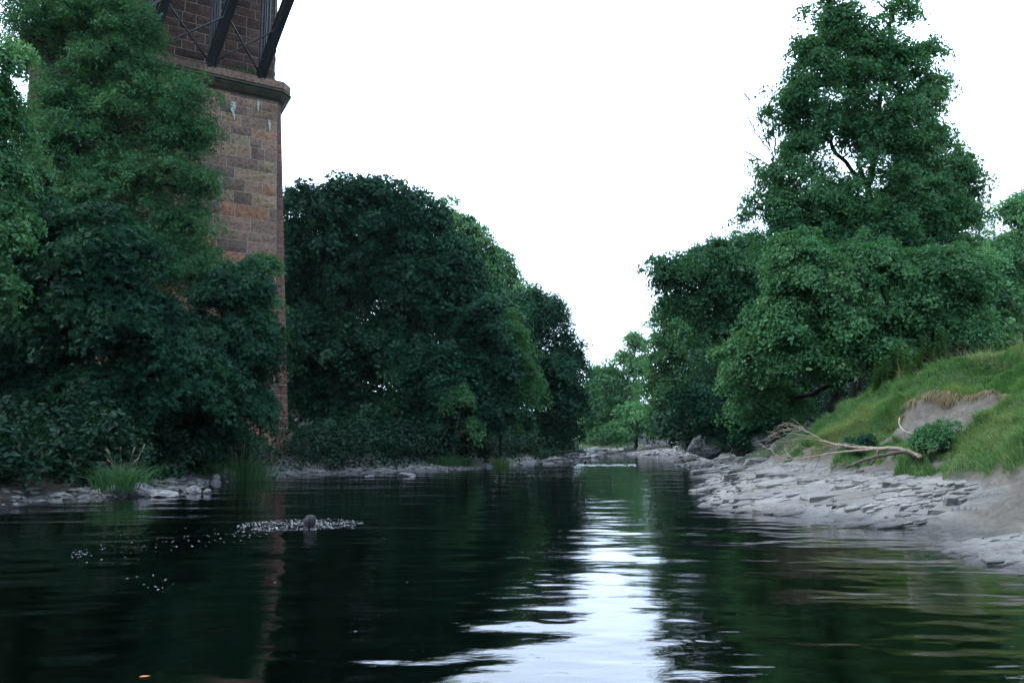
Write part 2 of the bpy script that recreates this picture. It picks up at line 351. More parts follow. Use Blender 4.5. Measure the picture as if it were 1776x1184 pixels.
def terr(x, y, detail=True):
    sh = np.shape(x); x = np.asarray(x, float).ravel(); y = np.asarray(y, float).ravel()
    z = h0(x, y)
    r = np.hypot(x, y)
    z = z + fbm(x * 0.5, y * 0.5, 3, 11) * 0.16 * sstep(0, 40, r + 6)
    rock, grass, sand = masks(x, y, z)
    scar_lip = 0
    if detail:
        # bedding planes dip towards the river; their edges outcrop as long low steps rising to the right
        B = z - 0.135 * (x - 6) + 0.02 * y + 0.05 * fbm(x * 0.6, y * 0.6, 3, 21) + 0.012 * fbm(x * 3, y * 3, 2, 27)
        def saw(lam, s):
            q = B / lam; f = q - np.floor(q)
            k = np.clip(0.55 + 2.2 * vn(x * 0.55 + np.floor(q) * 7.7, y * 0.4 + np.floor(q) * 3.1, s), 0.05, 1.6)
            return k * np.where(f < 0.90, 1 - f / 0.90, (f - 0.9) / 0.10)
        rz = np.where(y > 30, 0.10 * saw(0.16, 31) - .05, 0.05 * saw(.16, 31) - .03)
        blk = fbm(x * 0.8, y * 1.2, 4, 41, 0.55) * 0.13 + 0.03 * fbm(x * 5, y * 6, 3, 45)
        cr_ = np.exp(-(fbm(x * 1.1 + .6 * y, y * .8, 2, 43) / .02) ** 2)
        z = z + rock * sstep(-0.25, 0.05, z) * (rz * np.where(y > 30, 0.7, 1.0) + blk)
        z = z + .32 * lumps(x, y) * grass
        # hummocky turf, rippled sand, tussocks
        z = z + grass * (0.36 * fbm(x * 1.2, y * 1.2, 4, 51) + 0.05 * fbm(x * 6, y * 6, 2, 55))
        z = z + (1 - rock) * (1 - grass) * (fbm(x * 2.2, y * 2.2, 5, 61, 0.55) * 0.12 + (z > 1.25) * .10 * fbm(x * 5, y * 5, 3, 66))
    if detail == 'bed': return B.reshape(sh)
    return (z.reshape(sh), rock.reshape(sh), grass.reshape(sh), sand.reshape(sh))
def gz(x, y): return float(terr(np.array([x]), np.array([y]))[0][0])

# polar grid round the camera's foot: fine where it is seen, coarse elsewhere
a_f = np.linspace(-R(44), R(44), 1250)
a_c = np.linspace(R(44), R(316), 90)[1:-1]
ang = np.concatenate([a_f, a_c]); nA = len(ang)
rad = np.concatenate([np.geomspace(2.2, 8, 90)[:-1], np.geomspace(8, 30, 420)[:-1], np.geomspace(30, 130, 170)[:-1], np.geomspace(130, 900, 24)])
nR = len(rad)
RA, AN = np.meshgrid(rad, ang, indexing='ij')
GX = RA * np.sin(AN); GY = RA * np.cos(AN)
GZ, gR, gG, gS = terr(GX, GY)
idx = np.arange(nR * nA).reshape(nR, nA)
q = np.stack([idx[:-1], idx[1:], np.roll(idx, -1, 1)[1:], np.roll(idx, -1, 1)[:-1]], -1).reshape(-1, 4)
Vt = np.stack([GX, GY, GZ], -1).reshape(-1, 3)
Vt = np.vstack([Vt, [[0, 0, float(h0([0], [0])[0])]]]); ci = len(Vt) - 1
fan = np.stack([np.full(nA, ci), idx[0], np.roll(idx[0], -1)], -1)
at_ = {k: np.r_[v.ravel(), 0] for k, v in (('rock', gR), ('grass', gG), ('sand', gS), ('bed', terr(GX, GY, 'bed')))}
fx = Vt[q].mean(1); fr = at_['rock'][q].mean(1); fg = at_['grass'][q].mean(1)
nearr = (fx[:, 0] > 3.6) & (fx[:, 1] < 31) & (fx[:, 1] > 0)
above = fx[:, 2] > -0.12
reg = np.zeros(len(q), int)
reg[nearr & above] = 1                                            # sand bank
reg[nearr & above & (fg > 0.5)] = 2
reg[nearr & above & (fr > 0.5) & (fx[:, 1] >= 12.9)] = 3
reg[nearr & above & (fr > 0.5) & (fx[:, 1] < 12.9)] = 4
def submesh(name, sel, extra=None, smooth=True, **tags):
    ff = q[sel]; u, inv = np.unique(ff.ravel(), return_inverse=True)
    fs = [inv.reshape(-1, 4)]; V = Vt[u]; A = {k: a[u] for k, a in at_.items()}
    if extra is not None:
        u2, inv2 = np.unique(np.r_[u, extra.ravel()], return_inverse=True)
        V = Vt[u2]; A = {k: a[u2] for k, a in at_.items()}
        fs = [inv2[:len(u)][inv].reshape(-1, 4), inv2[len(u):].reshape(-1, 3)]
    return tag(mesh(name, V, fs, M['terrain'], smooth, pt_attr=A), **tags)
submesh('ground', reg == 0, fan, kind='structure')
submesh('sand_bank', reg == 1, kind='structure')
submesh('grass_bank', reg == 2, kind='structure')
submesh('rock_shelf', reg == 3, smooth=False, label='long pale grey layered rock shelf sloping into the water on the right bank', cat='rock')
submesh('rock_ledge', reg == 4, smooth=False, label='low grey slab ledge at the right edge in front of the long shelf', cat='rock')
print('terrain', len(q))

# ------------------------------------------------------------------ water
def water_h(x, y):
    D = np.hypot(x, y)
    z = 0.0
    def wv(sx, sy, a, s, o=2): return a * fbm(x * sx, y * sy, o, s)
    z = z + wv(0.38, 0.95, 0.024, 101, 1) + wv(0.95, 2.0, 0.0135, 105, 3) + wv(2.3, 4.8, 0.0030, 121, 2) * sstep(3, 9, D)
    z = z + wv(2.2, 7.0, 0.0016, 109, 2) * sstep(6, 14, D) * sstep(60, 30, D)
    # rings from drops and rising fish
    for (px, py, a, r0) in [(1187, 1021, .0014, .22), (1765, 1125, .0016, .18), (1215, 1090, .0008, .16), (690, 1180, .0012, .14), (952, 990, .0006, .10)]:
        Dd = (H) / ((py - HOR) / F); X0 = (px - CX) / F * Dd
        d = np.hypot(x - X0, y - Dd); z = z + a * np.cos(d * 2 * math.pi / (r0 * .55)) * np.exp(-(d / r0) ** 2)
    # disturbed water round the swimmer
    sx_, sy_ = -3.6, 14.4
    e = np.exp(-(((x - sx_ + .3) / 1.05) ** 4 + ((y - sy_) / .42) ** 4))
    tr = np.exp(-(((y - (sy_ - .35 + (x - sx_) * .17)) / .42) ** 2)) * sstep(0.2, -.6, x - sx_) * sstep(-4.5, -1, x - sx_) * .35
    ch = fbm(x * 15, y * 10, 3, 131, .7) * .034
    z = z + (e + tr) * ch
    d = np.hypot(x - sx_, (y - sy_)); z = z + .006 * np.sin(d * 2 * math.pi / .30) * np.exp(-(d / 1.6) ** 2)
    # wake of the far swimmer
    e2 = np.exp(-(((x - 5.6) / 1.8) ** 4 + ((y - 52.2) / .55) ** 4)); z = z + e2 * (fbm(x * 6, y * 4, 2, 137) * .08)
    return z
rowpx = np.concatenate([np.linspace(330, 40, 520)[:-1], np.linspace(40, 8.5, 130)[:-1], np.geomspace(8.5, 6, 4)])
wr = H * 796.3 / rowpx; wr = np.concatenate([np.geomspace(0.5, wr[0], 12)[:-1], wr])
wa = np.concatenate([np.linspace(-R(37), R(37), 1050), np.linspace(R(37), R(323), 70)[1:-1]])
WR, WA = np.meshgrid(wr, wa, indexing='ij'); WX = WR * np.sin(WA); WY = WR * np.cos(WA)
WZ = water_h(WX, WY); WZ[0] = 0; WZ *= np.where((np.abs(WA) <= R(37)), 1, 0.0); WZ[-1] = 0
n0, n1 = WX.shape; idx = np.arange(n0 * n1).reshape(n0, n1)
wq = np.stack([idx[:-1], np.roll(idx, -1, 1)[:-1], np.roll(idx, -1, 1)[1:], idx[1:]], -1).reshape(-1, 4)
Vw = np.stack([WX, WY, WZ], -1).reshape(-1, 3)
rim = idx[-1]; nb = len(Vw)
Vb = Vw[rim].copy(); Vb[:, 2] = -6.0
Vw = np.vstack([Vw, Vb, [[0, 0, 0]], [[0, 0, -6.0]]]); bi = nb + np.arange(n1)
side = np.stack([rim, np.roll(rim, -1), np.roll(bi, -1), bi], -1)
topf = np.stack([np.full(n1, nb + n1), np.roll(idx[0], -1), idx[0]], -1)
botf = np.stack([np.full(n1, nb + n1 + 1), bi, np.roll(bi, -1)], -1)
def water_mat():
    m, t, out = mat('river_water'); v = objvec(t, (1.0, 2.6, 1.0))
    a = noise(t, 3.2, 4, 0.55, v, 0.4); b = noise(t, 14.0, 3, 0.55, v)
    bm = bump(t, math_(t, 'ADD', math_(t, 'MULTIPLY', a, 1.0), math_(t, 'MULTIPLY', b, 0.22)), 0.35, 0.006)
    fr = N(t, 'ShaderNodeFresnel'); fr.inputs['IOR'].default_value = 1.34; t.links.new(bm, fr.inputs['Normal'])
    g = N(t, 'ShaderNodeBsdfGlossy'); g.inputs['Roughness'].default_value = 0.015; g.inputs['Color'].default_value = (.98, .95, 1, 1); t.links.new(bm, g.inputs['Normal'])
    tr = N(t, 'ShaderNodeBsdfTransparent')
    f = math_(t, 'POWER', fr.outputs[0], 0.67, True)
    ms = N(t, 'ShaderNodeMixShader'); t.links.new(f, ms.inputs[0]); t.links.new(tr.outputs[0], ms.inputs[1]); t.links.new(g.outputs[0], ms.inputs[2])
    t.links.new(ms.outputs[0], out.inputs[0])
    va = N(t, 'ShaderNodeVolumeAbsorption'); va.inputs['Color'].default_value = (0.18, 0.40, 0.36, 1); va.inputs['Density'].default_value = 2.4
    t.links.new(va.outputs[0], out.inputs['Volume'])
    return m
M['water'] = water_mat()
wo_ = mesh('river_water', Vw, [wq, side, topf, botf], M['water'], True); tag(wo_, kind='structure')
print('water', len(wq))

# ------------------------------------------------------------------ masonry pier of the viaduct
def stone_mat(nm='sandstone', tint=(1, 1, 1)):
    m, t, out = mat(nm); v = objvec(t)
    f = attr(t, 'tone'); n1 = noise(t, 7, 5, 0.65, v); n2 = noise(t, 0.5, 3, 0.5, v); n3 = noise(t, 30, 3, 0.6, v)
    c = ramp(t, f, [(0.0, (0.25, 0.175, 0.155)), (0.2, (0.36, 0.245, 0.205)), (0.5, (0.46, 0.30, 0.235)), (0.75, (0.50, 0.36, 0.26)), (0.93, (0.54, 0.27, 0.185)), (1.0, (0.40, 0.35, 0.25))])
    c = mixc(t, ramp(t, n1, [(0.35, (1, 1, 1)), (0.55, (0, 0, 0))]), c, mixc(t, 1.0, c, (0.45, 0.42, 0.42), 'MULTIPLY'))
    c = mixc(t, math_(t, 'MULTIPLY', ramp(t, n2, [(0.45, (0, 0, 0)), (0.65, (1, 1, 1))]), 0.5), c, mixc(t, 1.0, c, (0.6, 0.62, 0.5), 'MULTIPLY'))
    c = mixc(t, 1.0, c, tint, 'MULTIPLY')
    principled(t, out, c, 0.92, bump(t, math_(t, 'ADD', n1, math_(t, 'MULTIPLY', n3, 0.4)), 0.9, 0.05), 0.2); return m
M['stone'] = stone_mat(); M['stone_darker'] = stone_mat('darker_sandstone', (0.50, 0.46, 0.50)); M['stone_red_shaded'] = stone_mat('shaded_red_sandstone', (0.42, 0.34, 0.38))
def flat_mat(name, a, b, scale=3.0, rough=0.85, spec=0.3, bd=0.02):
    m, t, out = mat(name); n = noise(t, scale, 5, 0.6, objvec(t))
    principled(t, out, ramp(t, n, [(0.35, a), (0.65, b)]), rough, bump(t, n, 0.6, bd), spec); return m
M['mortar'] = flat_mat('mortar', (0.42, 0.37, 0.33), (0.70, 0.64, 0.58), 5)
M['cornice'] = flat_mat('weathered_stone', (0.045, 0.050, 0.040), (0.135, 0.120, 0.085), 2.5)
M['stain'] = flat_mat('white_streak', (0.50, 0.50, 0.48), (0.70, 0.70, 0.68), 9)
M['steel'] = flat_mat('dark_painted_steel', (0.012, 0.016, 0.022), (0.028, 0.034, 0.044), 3, 0.5, 0.5, 0.004)
M['steel_blue'] = flat_mat('blue_grey_steel', (0.040, 0.058, 0.078), (0.085, 0.110, 0.140), 3, 0.45, 0.5, 0.004)

ZB, ZC, ZT = -0.3, float(at(484, 177, 40.0)[2]), 34.0
Fb = np.array([at(477, 800, 40.0)[0], 40.0]); Ft = np.array([at(480, 177, 40.0)[0], 40.1])
dF = np.array([0.857, 0.515]); nF = np.array([0.515, -0.857])
Eb = np.array([at(502, 800, 40.9)[0], 40.9]); Et = np.array([at(487, 177, 40.45)[0], 40.45])
def foot(z):
    t = (z - ZB) / (ZC - ZB)
    f = Fb + (Ft - Fb) * t; e = Eb + (Et - Eb) * t
    Lt = 11.6 - 0.5 * t; back = 4.2 - 0.5 * t
    a = f - dF * Lt
    bk = -nF * back + np.array([0.25, 0])
    return np.array([a, f, e, e + bk, a + bk])   # counter-clockwise seen from above? (left-front, right-front, chamfer, back right, back left)
rng = np.random.default_rng(5)
def wall_stones(name, parent, pa, pb, qa, qb, z0, z1, ch=0.58, lmin=0.6, lmax=1.9, full=False, bulge=0.05, seed=1, tone=(0.0, 1.0)):
    """stones between bottom line pa-pb at z0 and top line qa-qb at z1"""
    r = np.random.default_rng(seed); V = []; Fc = []; tn = []; z = z0; n = 0; k = 4
    while z < z1 - 0.05:
        hh = ch * r.uniform(0.8, 1.22); hh = min(hh, z1 - z)
        t0 = (z - z0) / (z1 - z0); t1 = (z + hh - z0) / (z1 - z0)
        A0, B0 = pa + (qa - pa) * t0, pb + (qb - pb) * t0; A1, B1 = pa + (qa - pa) * t1, pb + (qb - pb) * t1
        L = np.linalg.norm(B0 - A0); nn = np.array([(B0 - A0)[1], -(B0 - A0)[0]]) / L
        s = 0.0 if full else -r.uniform(0, 0.6)
        while s < L - 0.02:
            e = L if full else s + r.uniform(lmin, lmax)
            if L - e < 0.35: e = L
            jg = 0.004 if full else 0.016; u0, u1 = max(s, 0) + jg, min(e, L) - jg
            if u1 - u0 > 0.02:
                us = np.linspace(u0, u1, k) / L; vs = np.linspace(0.017 / hh, 1 - 0.017 / hh, k)
                out = bulge * r.uniform(0.5, 1.5)
                P = np.zeros((k, k, 3))
                for i, vv in enumerate(vs):
                    for j, uu in enumerate(us):
                        a = A0 + (A1 - A0) * vv; b = B0 + (B1 - B0) * vv; p = a + (b - a) * uu
                        edge = i in (0, k - 1) or j in (0, k - 1)
                        o = 0.015 if edge else out * r.uniform(0.3, 1.25)
                        P[i, j, :2] = p + nn * o; P[i, j, 2] = z + hh * vv
                V.append(P.reshape(-1, 3))
                ii = np.arange(k * k).reshape(k, k)
                fq = np.stack([ii[:-1, :-1], ii[:-1, 1:], ii[1:, 1:], ii[1:, :-1]], -1).reshape(-1, 4)
                # returns into the joint
                ring = np.r_[ii[0, :], ii[1:, -1], ii[-1, -2::-1], ii[-2:0:-1, 0]]
                back = P.reshape(-1, 3)[ring].copy(); back[:, :2] -= nn * 0.07; V.append(back)
                m_ = len(ring); bi = k * k + np.arange(m_)
                rf = np.stack([ring, bi, np.roll(bi, -1), np.roll(ring, -1)], -1)
                ff = np.vstack([fq, rf]) + n; Fc.append(ff); tn += [tone[0] + (tone[1] - tone[0]) * r.random()] * len(ff); n += k * k + m_
            s = e
        z += hh
    return mesh(name, np.concatenate(V), np.concatenate(Fc), M['stone'], False, parent, face_attr={'tone': tn})
pier = empty('viaduct_pier', (Fb[0] - 5, 38, 0.4), 'tall tapering red sandstone viaduct pier rising behind the trees on the left bank', 'bridge pier')
def prism(name, rings, m, parent, smooth=False):
    """rings: list of (polygon (k,2), z)"""
    V = []; Fc = []; k = len(rings[0][0])
    for P, z in rings: V += [[p[0], p[1], z] for p in P]
    for i in range(len(rings) - 1):
        for j in range(k):
            Fc.append([i * k + j, i * k + (j + 1) % k, (i + 1) * k + (j + 1) % k, (i + 1) * k + j])
    Fc.append(list(range(k))[::-1]); Fc.append([(len(rings) - 1) * k + j for j in range(k)])
    return mesh(name, V, Fc, m, smooth, parent)
def offs(P, d):
    out = []; k = len(P)
    for i in range(k):
        a, b, c = P[i - 1], P[i], P[(i + 1) % k]
        e1 = (b - a) / np.linalg.norm(b - a); e2 = (c - b) / np.linalg.norm(c - b)
        n1 = np.array([e1[1], -e1[0]]); n2 = np.array([e2[1], -e2[0]])
        bis = n1 + n2; out.append(b + bis * d / max(0.35, (1 + n1 @ n2)))
    return np.array(out)
prism('mortar_core', [(offs(foot(ZB), 0.0), ZB), (offs(foot(ZC), 0.0), ZC)], M['mortar'], pier)
b_, t_ = foot(ZB), foot(ZC)
wall_stones('front_masonry', pier, b_[0], b_[1], t_[0], t_[1], ZB, ZC, seed=3)
cm = wall_stones('corner_masonry', pier, b_[1], b_[2], t_[1], t_[2], ZB, ZC, full=True, ch=0.55, seed=4, bulge=0.03, tone=(0.1, 0.9)); cm.data.materials[0] = M['stone_red_shaded']  # redder corner stones, their tint also darkened to paint in the trees' shade
wall_stones('side_masonry', pier, b_[2], b_[3], t_[2], t_[3], ZB, ZC, seed=6)
wall_stones('left_masonry', pier, b_[4], b_[0], t_[4], t_[0], ZB, ZC, seed=7)
up = offs(foot(ZC), -0.35)
CT = ZC + 1.05
prism('upper_core', [(offs(up, 0.0), ZC), (offs(up, 0.0), ZT)], M['mortar'], pier)
wall_stones('upper_front_masonry', pier, up[0], up[1], up[0], up[1], CT - .05, ZT, seed=8, ch=0.5, lmax=1.5, tone=(0.0, 0.62)).data.materials[0] = M['stone_darker']  # walls above the cornice use a darker tint
wall_stones('upper_corner_masonry', pier, up[1], up[2], up[1], up[2], CT - .05, ZT, full=True, seed=9, ch=0.5).data.materials[0] = M['stone_darker']
wall_stones('upper_side_masonry', pier, up[2], up[3], up[2], up[3], CT - .05, ZT, seed=10, ch=0.5).data.materials[0] = M['stone_darker']
fp = foot(ZC)
prism('cornice', [(offs(fp, 0.04), ZC), (offs(fp, 0.06), ZC + 0.06), (offs(fp, 0.18), ZC + 0.13), (offs(fp, 0.40), ZC + 0.36), (offs(fp, 0.41), ZC + 0.44), (offs(fp, 0.50), ZC + 0.445), (offs(fp, 0.50), ZC + 0.55), (offs(fp, 0.40), ZC + 0.6)], M['cornice'], pier)
cpb = offs(fp, 0.45)
prism('coping_core', [(offs(fp, 0.40), ZC + 0.6), (offs(fp, 0.40), ZC + 1.0), (offs(fp, .3), ZC + 1.04)], M['cornice'], pier)
wall_stones('coping_blocks', pier, cpb[0], cpb[1], cpb[0], cpb[1], ZC + 0.6, ZC + 1.02, seed=12, ch=0.6, lmin=1.1, lmax=2.0, tone=(0.0, 0.35), bulge=.03)
wall_stones('coping_corner', pier, cpb[1], cpb[2], cpb[1], cpb[2], ZC + 0.6, ZC + 1.02, seed=13, ch=0.6, full=True, tone=(0.0, 0.3), bulge=.03)
# white lime streaks below the cornice
r = np.random.default_rng(9)
for (px, py, ln, wd) in [(403, 178, .95, .16), (447, 178, .55, .10), (466, 210, .62, .10), (245, 150, .75, .16), (323, 170, .8, .10)]:
    # intersect pixel ray with the front face
    best = min((abs((at(px, py, D)[:2] - Ft) @ nF), D) for D in np.linspace(30, 41, 400)); P = at(px, py, best[1]); c2 = P[:2] + nF * 0.13
    n = 14; zz = np.linspace(P[2], P[2] - ln, n); ww = wd * (0.45 + 0.7 * r.random(n)) * np.linspace(1.0, .25, n); sh_ = np.cumsum(r.uniform(-.02, .02, n))
    ci_ = np.array([[*(c2 + dF * (s_ + k * w_) + nF * (zz[0] - z_) * 0.02), z_] for z_, w_, s_ in zip(zz, ww, sh_) for k in (-1, 1)])
    bk_ = ci_.copy(); bk_[:, :2] -= nF * 0.09
    Vs = np.vstack([ci_, bk_]); m2 = len(ci_)
    Fs = [[2 * i, 2 * i + 1, 2 * i + 3, 2 * i + 2] for i in range(n - 1)] + [[2 * i + m2, 2 * i + 2 + m2, 2 * i + 2, 2 * i] for i in range(n - 1)] + [[2 * i + 1, 2 * i + 3, 2 * i + 3 + m2, 2 * i + 1 + m2] for i in range(n - 1)]
    mesh('lime_streak', Vs, Fs, M['stain'], False, pier)

# steel arch ribs springing from the pier
def beam(Vl, Fl, a, b, w_, h_, up=np.array([0, 0, 1.0])):
    a = np.asarray(a, float); b = np.asarray(b, float); t = (b - a) / np.linalg.norm(b - a)
    s = np.cross(t, up); s = s / np.linalg.norm(s); u = np.cross(s, t); n = len(Vl)
    for p in (a, b):
        for i, j in ((-1, -1), (1, -1), (1, 1), (-1, 1)): Vl.append(p + s * w_ / 2 * i + u * h_ / 2 * j)
    Fl += [[n, n + 1, n + 2, n + 3], [n + 4, n + 7, n + 6, n + 5]] + [[n + i, n + 4 + i, n + 4 + (i + 1) % 4, n + (i + 1) % 4] for i in range(4)]
arch = empty('steel_arch', (*(Ft - dF * 4 + nF), CT), 'dark steel arch ribs with upright posts springing from the stone pier', 'bridge arch')
rd = nrm(np.array([0.72, -0.69])); springs = []
for t_ in (0.98, 3.45, 6.3, 9.0):
    S = np.r_[Ft - dF * t_ + nF * 0.30, CT - 0.02]; springs.append(S)
    V = []; Fc = []
    def rp(s): return S + np.r_[rd * s, 1.42 * s - 0.05 * s * s]
    ss = np.linspace(0, 9, 13)
    for a, b in zip(ss[:-1], ss[1:]):      # box rib: two webs and two flanges
        for o_, w_, h_ in ((0.30, .42, .06), (-0.30, .42, .06)):
            beam(V, Fc, rp(a) + np.array([0, 0, o_]) * .9, rp(b) + np.array([0, 0, o_]) * .9, w_, h_)
        for o_ in (-.13, .13):
            sd_ = np.r_[-rd[1], rd[0], 0] * o_
            beam(V, Fc, rp(a) + sd_, rp(b) + sd_, .05, .5)
    mesh('arch_rib', V, Fc, M['steel'], False, arch)
    for s in (0.12, .45, .95):
        V = []; Fc = []; b0 = rp(s) + [0, 0, .1]; sd_ = np.r_[-rd[1], rd[0], 0]
        for o_ in (-.14, .14): beam(V, Fc, b0 + sd_ * o_, np.r_[(b0 + sd_ * o_)[:2], ZT - 2], .05, .14, np.r_[rd, 0])
        
        mesh('post', V, Fc, M['steel_blue'], False, arch)
for i in range(3):
    V = []; Fc = []; A, B = springs[i], springs[i + 1]
    hi = np.r_[rd * 1.6, 2.1]
    beam(V, Fc, A + [0, 0, .1], B + hi, .07, .07); beam(V, Fc, B + [0, 0, .1], A + hi, .07, .07)
    mesh('cross_brace', V, Fc, M['steel'], False, arch)

# ------------------------------------------------------------------ foliage
def leaf_mesh(name, Cn, Nn, size, m, parent, rng, tone, lobes=1, aspect=0.62, droop=0.25, tdir=None):
    n = len(Cn)
    rnd = rng.normal(size=(n, 3)) if tdir is None else tdir + rng.normal(size=(n, 3)) * .3
    t = rnd - (rnd * Nn).sum(1, keepdims=True) * Nn; t = nrm(t); t[:, 2] -= droop; t = nrm(t); b = nrm(np.cross(Nn, t)); nn = np.cross(t, b)
    L = (size * rng.uniform(0.5, 1.45, n))[:, None]; Vs = []; Fs = []; T = []
    angs = [0.0] if lobes == 1 else [0.0, 0.95, -0.95]
    for k, a in enumerate(angs):
        tt = t * math.cos(a) + b * math.sin(a); bb = np.cross(nn, tt); LL = L * (1.0 if k == 0 else 0.8); wa_ = aspect if lobes == 1 else 0.42
        base = Cn - t * L * 0.35
        v = np.stack([base, base + tt * LL * .55 + bb * LL * wa_ * .5 + nn * LL * .08, base + tt * LL - nn * LL * .05, base + tt * LL * .5 - bb * LL * wa_ * .5 + nn * LL * .08], 1)
        Vs.append(v.reshape(-1, 3)); Fs.append(np.arange(n * 4).reshape(n, 4) + k * n * 4); T.append(tone)
    return mesh(name, np.concatenate(Vs), np.concatenate(Fs), m, False, parent, face_attr={'tone': np.concatenate(T)})

def tree(name, base, blobs, D, m, label, cat='tree', group=None, leaf=0.13, total=80000, clump=1.1, lobes=1, trunk_r=0.3, seed=1, bark='bark', flat=0.5, gap=0.0, lean=None, limbs=True, cull=0.5, tips=0.18, aspect=0.62, cover=1.0, twigs=0.5, droopy=0.5, gl=None, top=None):
    """base: (x,y) world; blobs: (px,py,rx,ry[,D[,weight]]) ellipsoids given by where they stand in the photo and their own distance"""
    rng = np.random.default_rng(seed)
    x, y = base; z = (gz(x, y) if gl is None else gl) - 0.15
    root = empty(name, (x, y, z), label, cat, group)
    Bc, Br, Bw = [], [], []
    for b in blobs:
        d = b[4] if len(b) > 4 and b[4] else D
        Bc.append(at(b[0], b[1], d)); rr = np.array([b[2], 0, b[3]]) * d / F; rr[1] = 0.8 * max(rr[0], rr[2]); Br.append(rr); Bw.append(b[5] if len(b) > 5 else 1.0)
    Bc = np.array(Bc); Br = np.array(Br)
    Cc, Cr, Co = [], [], []
    for c, r_, w_ in zip(Bc, Br, Bw):
        area = 4 * math.pi * ((r_[0] * r_[1]) ** 1.6 / 3 + (r_[0] * r_[2]) ** 1.6 / 3 + (r_[1] * r_[2]) ** 1.6 / 3) ** (1 / 1.6)
        n = max(6, int(cover * w_ * area / (clump * clump * 0.85)))
        d = nrm(rng.normal(size=(n, 3)))
        keep = ~((d[:, 2] < -0.45) & (rng.random(n) < 0.6)) & ~((d[:, 1] > 0.25) & (rng.random(n) < cull))
        d = d[keep]; n = len(d)
        k = rng.uniform(0.62, 1.02, n) * (1 + 0.75 * fbm(d[:, 0] * 1.8 + seed, d[:, 2] * 1.8 + d[:, 1] * 1.3 + w_ * 7, 2, seed + 50)); k = np.where(rng.random(n) < 0.22, rng.uniform(0.25, 0.7, n), k)
        k = np.where(rng.random(n) < tips, rng.uniform(1.0, 1.16, n), k)
        cr_ = clump * np.exp(rng.uniform(-.95, .22, n)) * np.where(k > 1.0, 0.55, 1.0)
        Cc.append(c + d * (r_ - 0.35 * clump).clip(0.2) * k[:, None]); Cr.append(cr_); Co.append(d)
    Cc = np.concatenate(Cc); Cr = np.concatenate(Cr); Co = np.concatenate(Co)
    ok = Cc[:, 2] > z + 0.4
    if gap > 0:
        ok &= fbm(Cc[:, 0] * .6 + seed, Cc[:, 2] * .75 + Cc[:, 1] * .15, 2, seed) > (gap - 0.5)
    Cc, Cr, Co = Cc[ok], Cr[ok], Co[ok]; nC = len(Cc)
    LP = 11 if lobes == 1 else 8                       # leaves per spray
    ns = np.maximum(3, (total / LP * Cr ** 2 / (Cr ** 2).sum())).astype(int)
    si = np.repeat(np.arange(nC), ns); m_s = len(si)
    d = nrm(rng.normal(size=(m_s, 3))); d[:, 2] = np.abs(d[:, 2]) * np.where(rng.random(m_s) < 0.64, 1, -0.8)
    rr = Cr[si] * (0.35 + 0.75 * rng.random(m_s) ** 0.6)
    o_ = Co * [1, 1, 0] + rng.normal(size=Co.shape) * [.35, .35, 0]; o_ = nrm(o_ + [1e-4, 0, 0])
    ax = nrm(o_ + np.stack([np.zeros(nC), np.zeros(nC), -droopy * rng.uniform(.1, 1.2, nC)], 1)); ay = nrm(np.cross([0, 0, 1.0], ax)); az_ = np.cross(ax, ay)
    el = rng.uniform(1.05, 1.9, nC)
    q_ = d * rr[:, None]
    off = q_[:, :1] * ax[si] * el[si, None] + q_[:, 1:2] * ay[si] * .95 + q_[:, 2:] * az_[si] * flat
    hr = np.hypot(q_[:, 0] * el[si], q_[:, 1]); off[:, 2] -= droopy * 0.55 * hr ** 2 / np.maximum(Cr[si], .1)
    Sp = Cc[si] + off
    d = off / np.maximum(rr, .05)[:, None]
    Sn = nrm(0.55 * d + 0.75 * np.array([0, 0, 1.0]) + 0.2 * Co[si] + 0.40 * rng.normal(size=(m_s, 3)))
    sr = leaf * rng.uniform(1.1, 2.3, m_s)
    ct = rng.random(nC); stn = 0.5 * ct[si] + 0.5 * rng.random(m_s)
    li = np.repeat(np.arange(m_s), LP); n = len(li)
    e = rng.normal(size=(n, 3)); e -= (e * Sn[li]).sum(1, keepdims=True) * Sn[li]; e = nrm(e)
    e *= (sr[li] * np.sqrt(rng.random(n)))[:, None] * 1.25
    P = Sp[li] + e + Sn[li] * rng.normal(size=(n, 1)) * leaf * .35
    P[:, 2] -= 0.35 * (e ** 2).sum(1) / sr[li]
    Nn = nrm(Sn[li] + 0.42 * rng.normal(size=(n, 3)))
    tone = np.clip(0.08 + 0.55 * stn[li] + 0.38 * rng.random(n), 0, 1)
    leaf_mesh('crown', P, Nn, leaf, m, root, rng, tone, lobes, aspect)
    # trunk and limbs
    T = Tubes(); top = Bc[np.argmax(Bc[:, 2])] if top is None else np.array(top); b0 = np.array([x, y, z])
    mid = b0 + (top - b0) * 0.5 + np.array([rng.uniform(-.06, .06), 0, 0]) * np.linalg.norm(top - b0)
    mid[:2] = 0.7 * b0[:2] + 0.3 * top[:2] if lean is None else mid[:2]
    tr = bez(b0, mid, top, 18); tr[1:-1] += rng.normal(size=(16, 3)) * 0.08 * trunk_r / .3
    rads = trunk_r * (np.linspace(1, 0.18, 18)); rads[0] *= 1.35
    T.add(tr, rads, 10)
    if limbs:
        L = T; ends = []
        for c, r_ in zip(Bc, Br):
            zz = tr[:, 2]; want = min(c[2] - 0.35 * np.linalg.norm(c[:2] - b0[:2]) - .3, zz[-2]); i = int(np.clip(np.searchsorted(zz, max(want, z + 1.0)), 2, 15))
            a = tr[i]; m_ = (a + c) / 2 + np.array([0, 0, 0.12 * np.linalg.norm(c - a)]) + rng.normal(size=3) * .25
            lb = bez(a, m_, c, 10); lb[1:-1] += rng.normal(size=(8, 3)) * .06
            L.add(lb, np.linspace(rads[i] * .62, 0.05 + trunk_r * .1, 10), 7); ends.append(lb)
        allp = np.concatenate(ends + [tr[6:]])
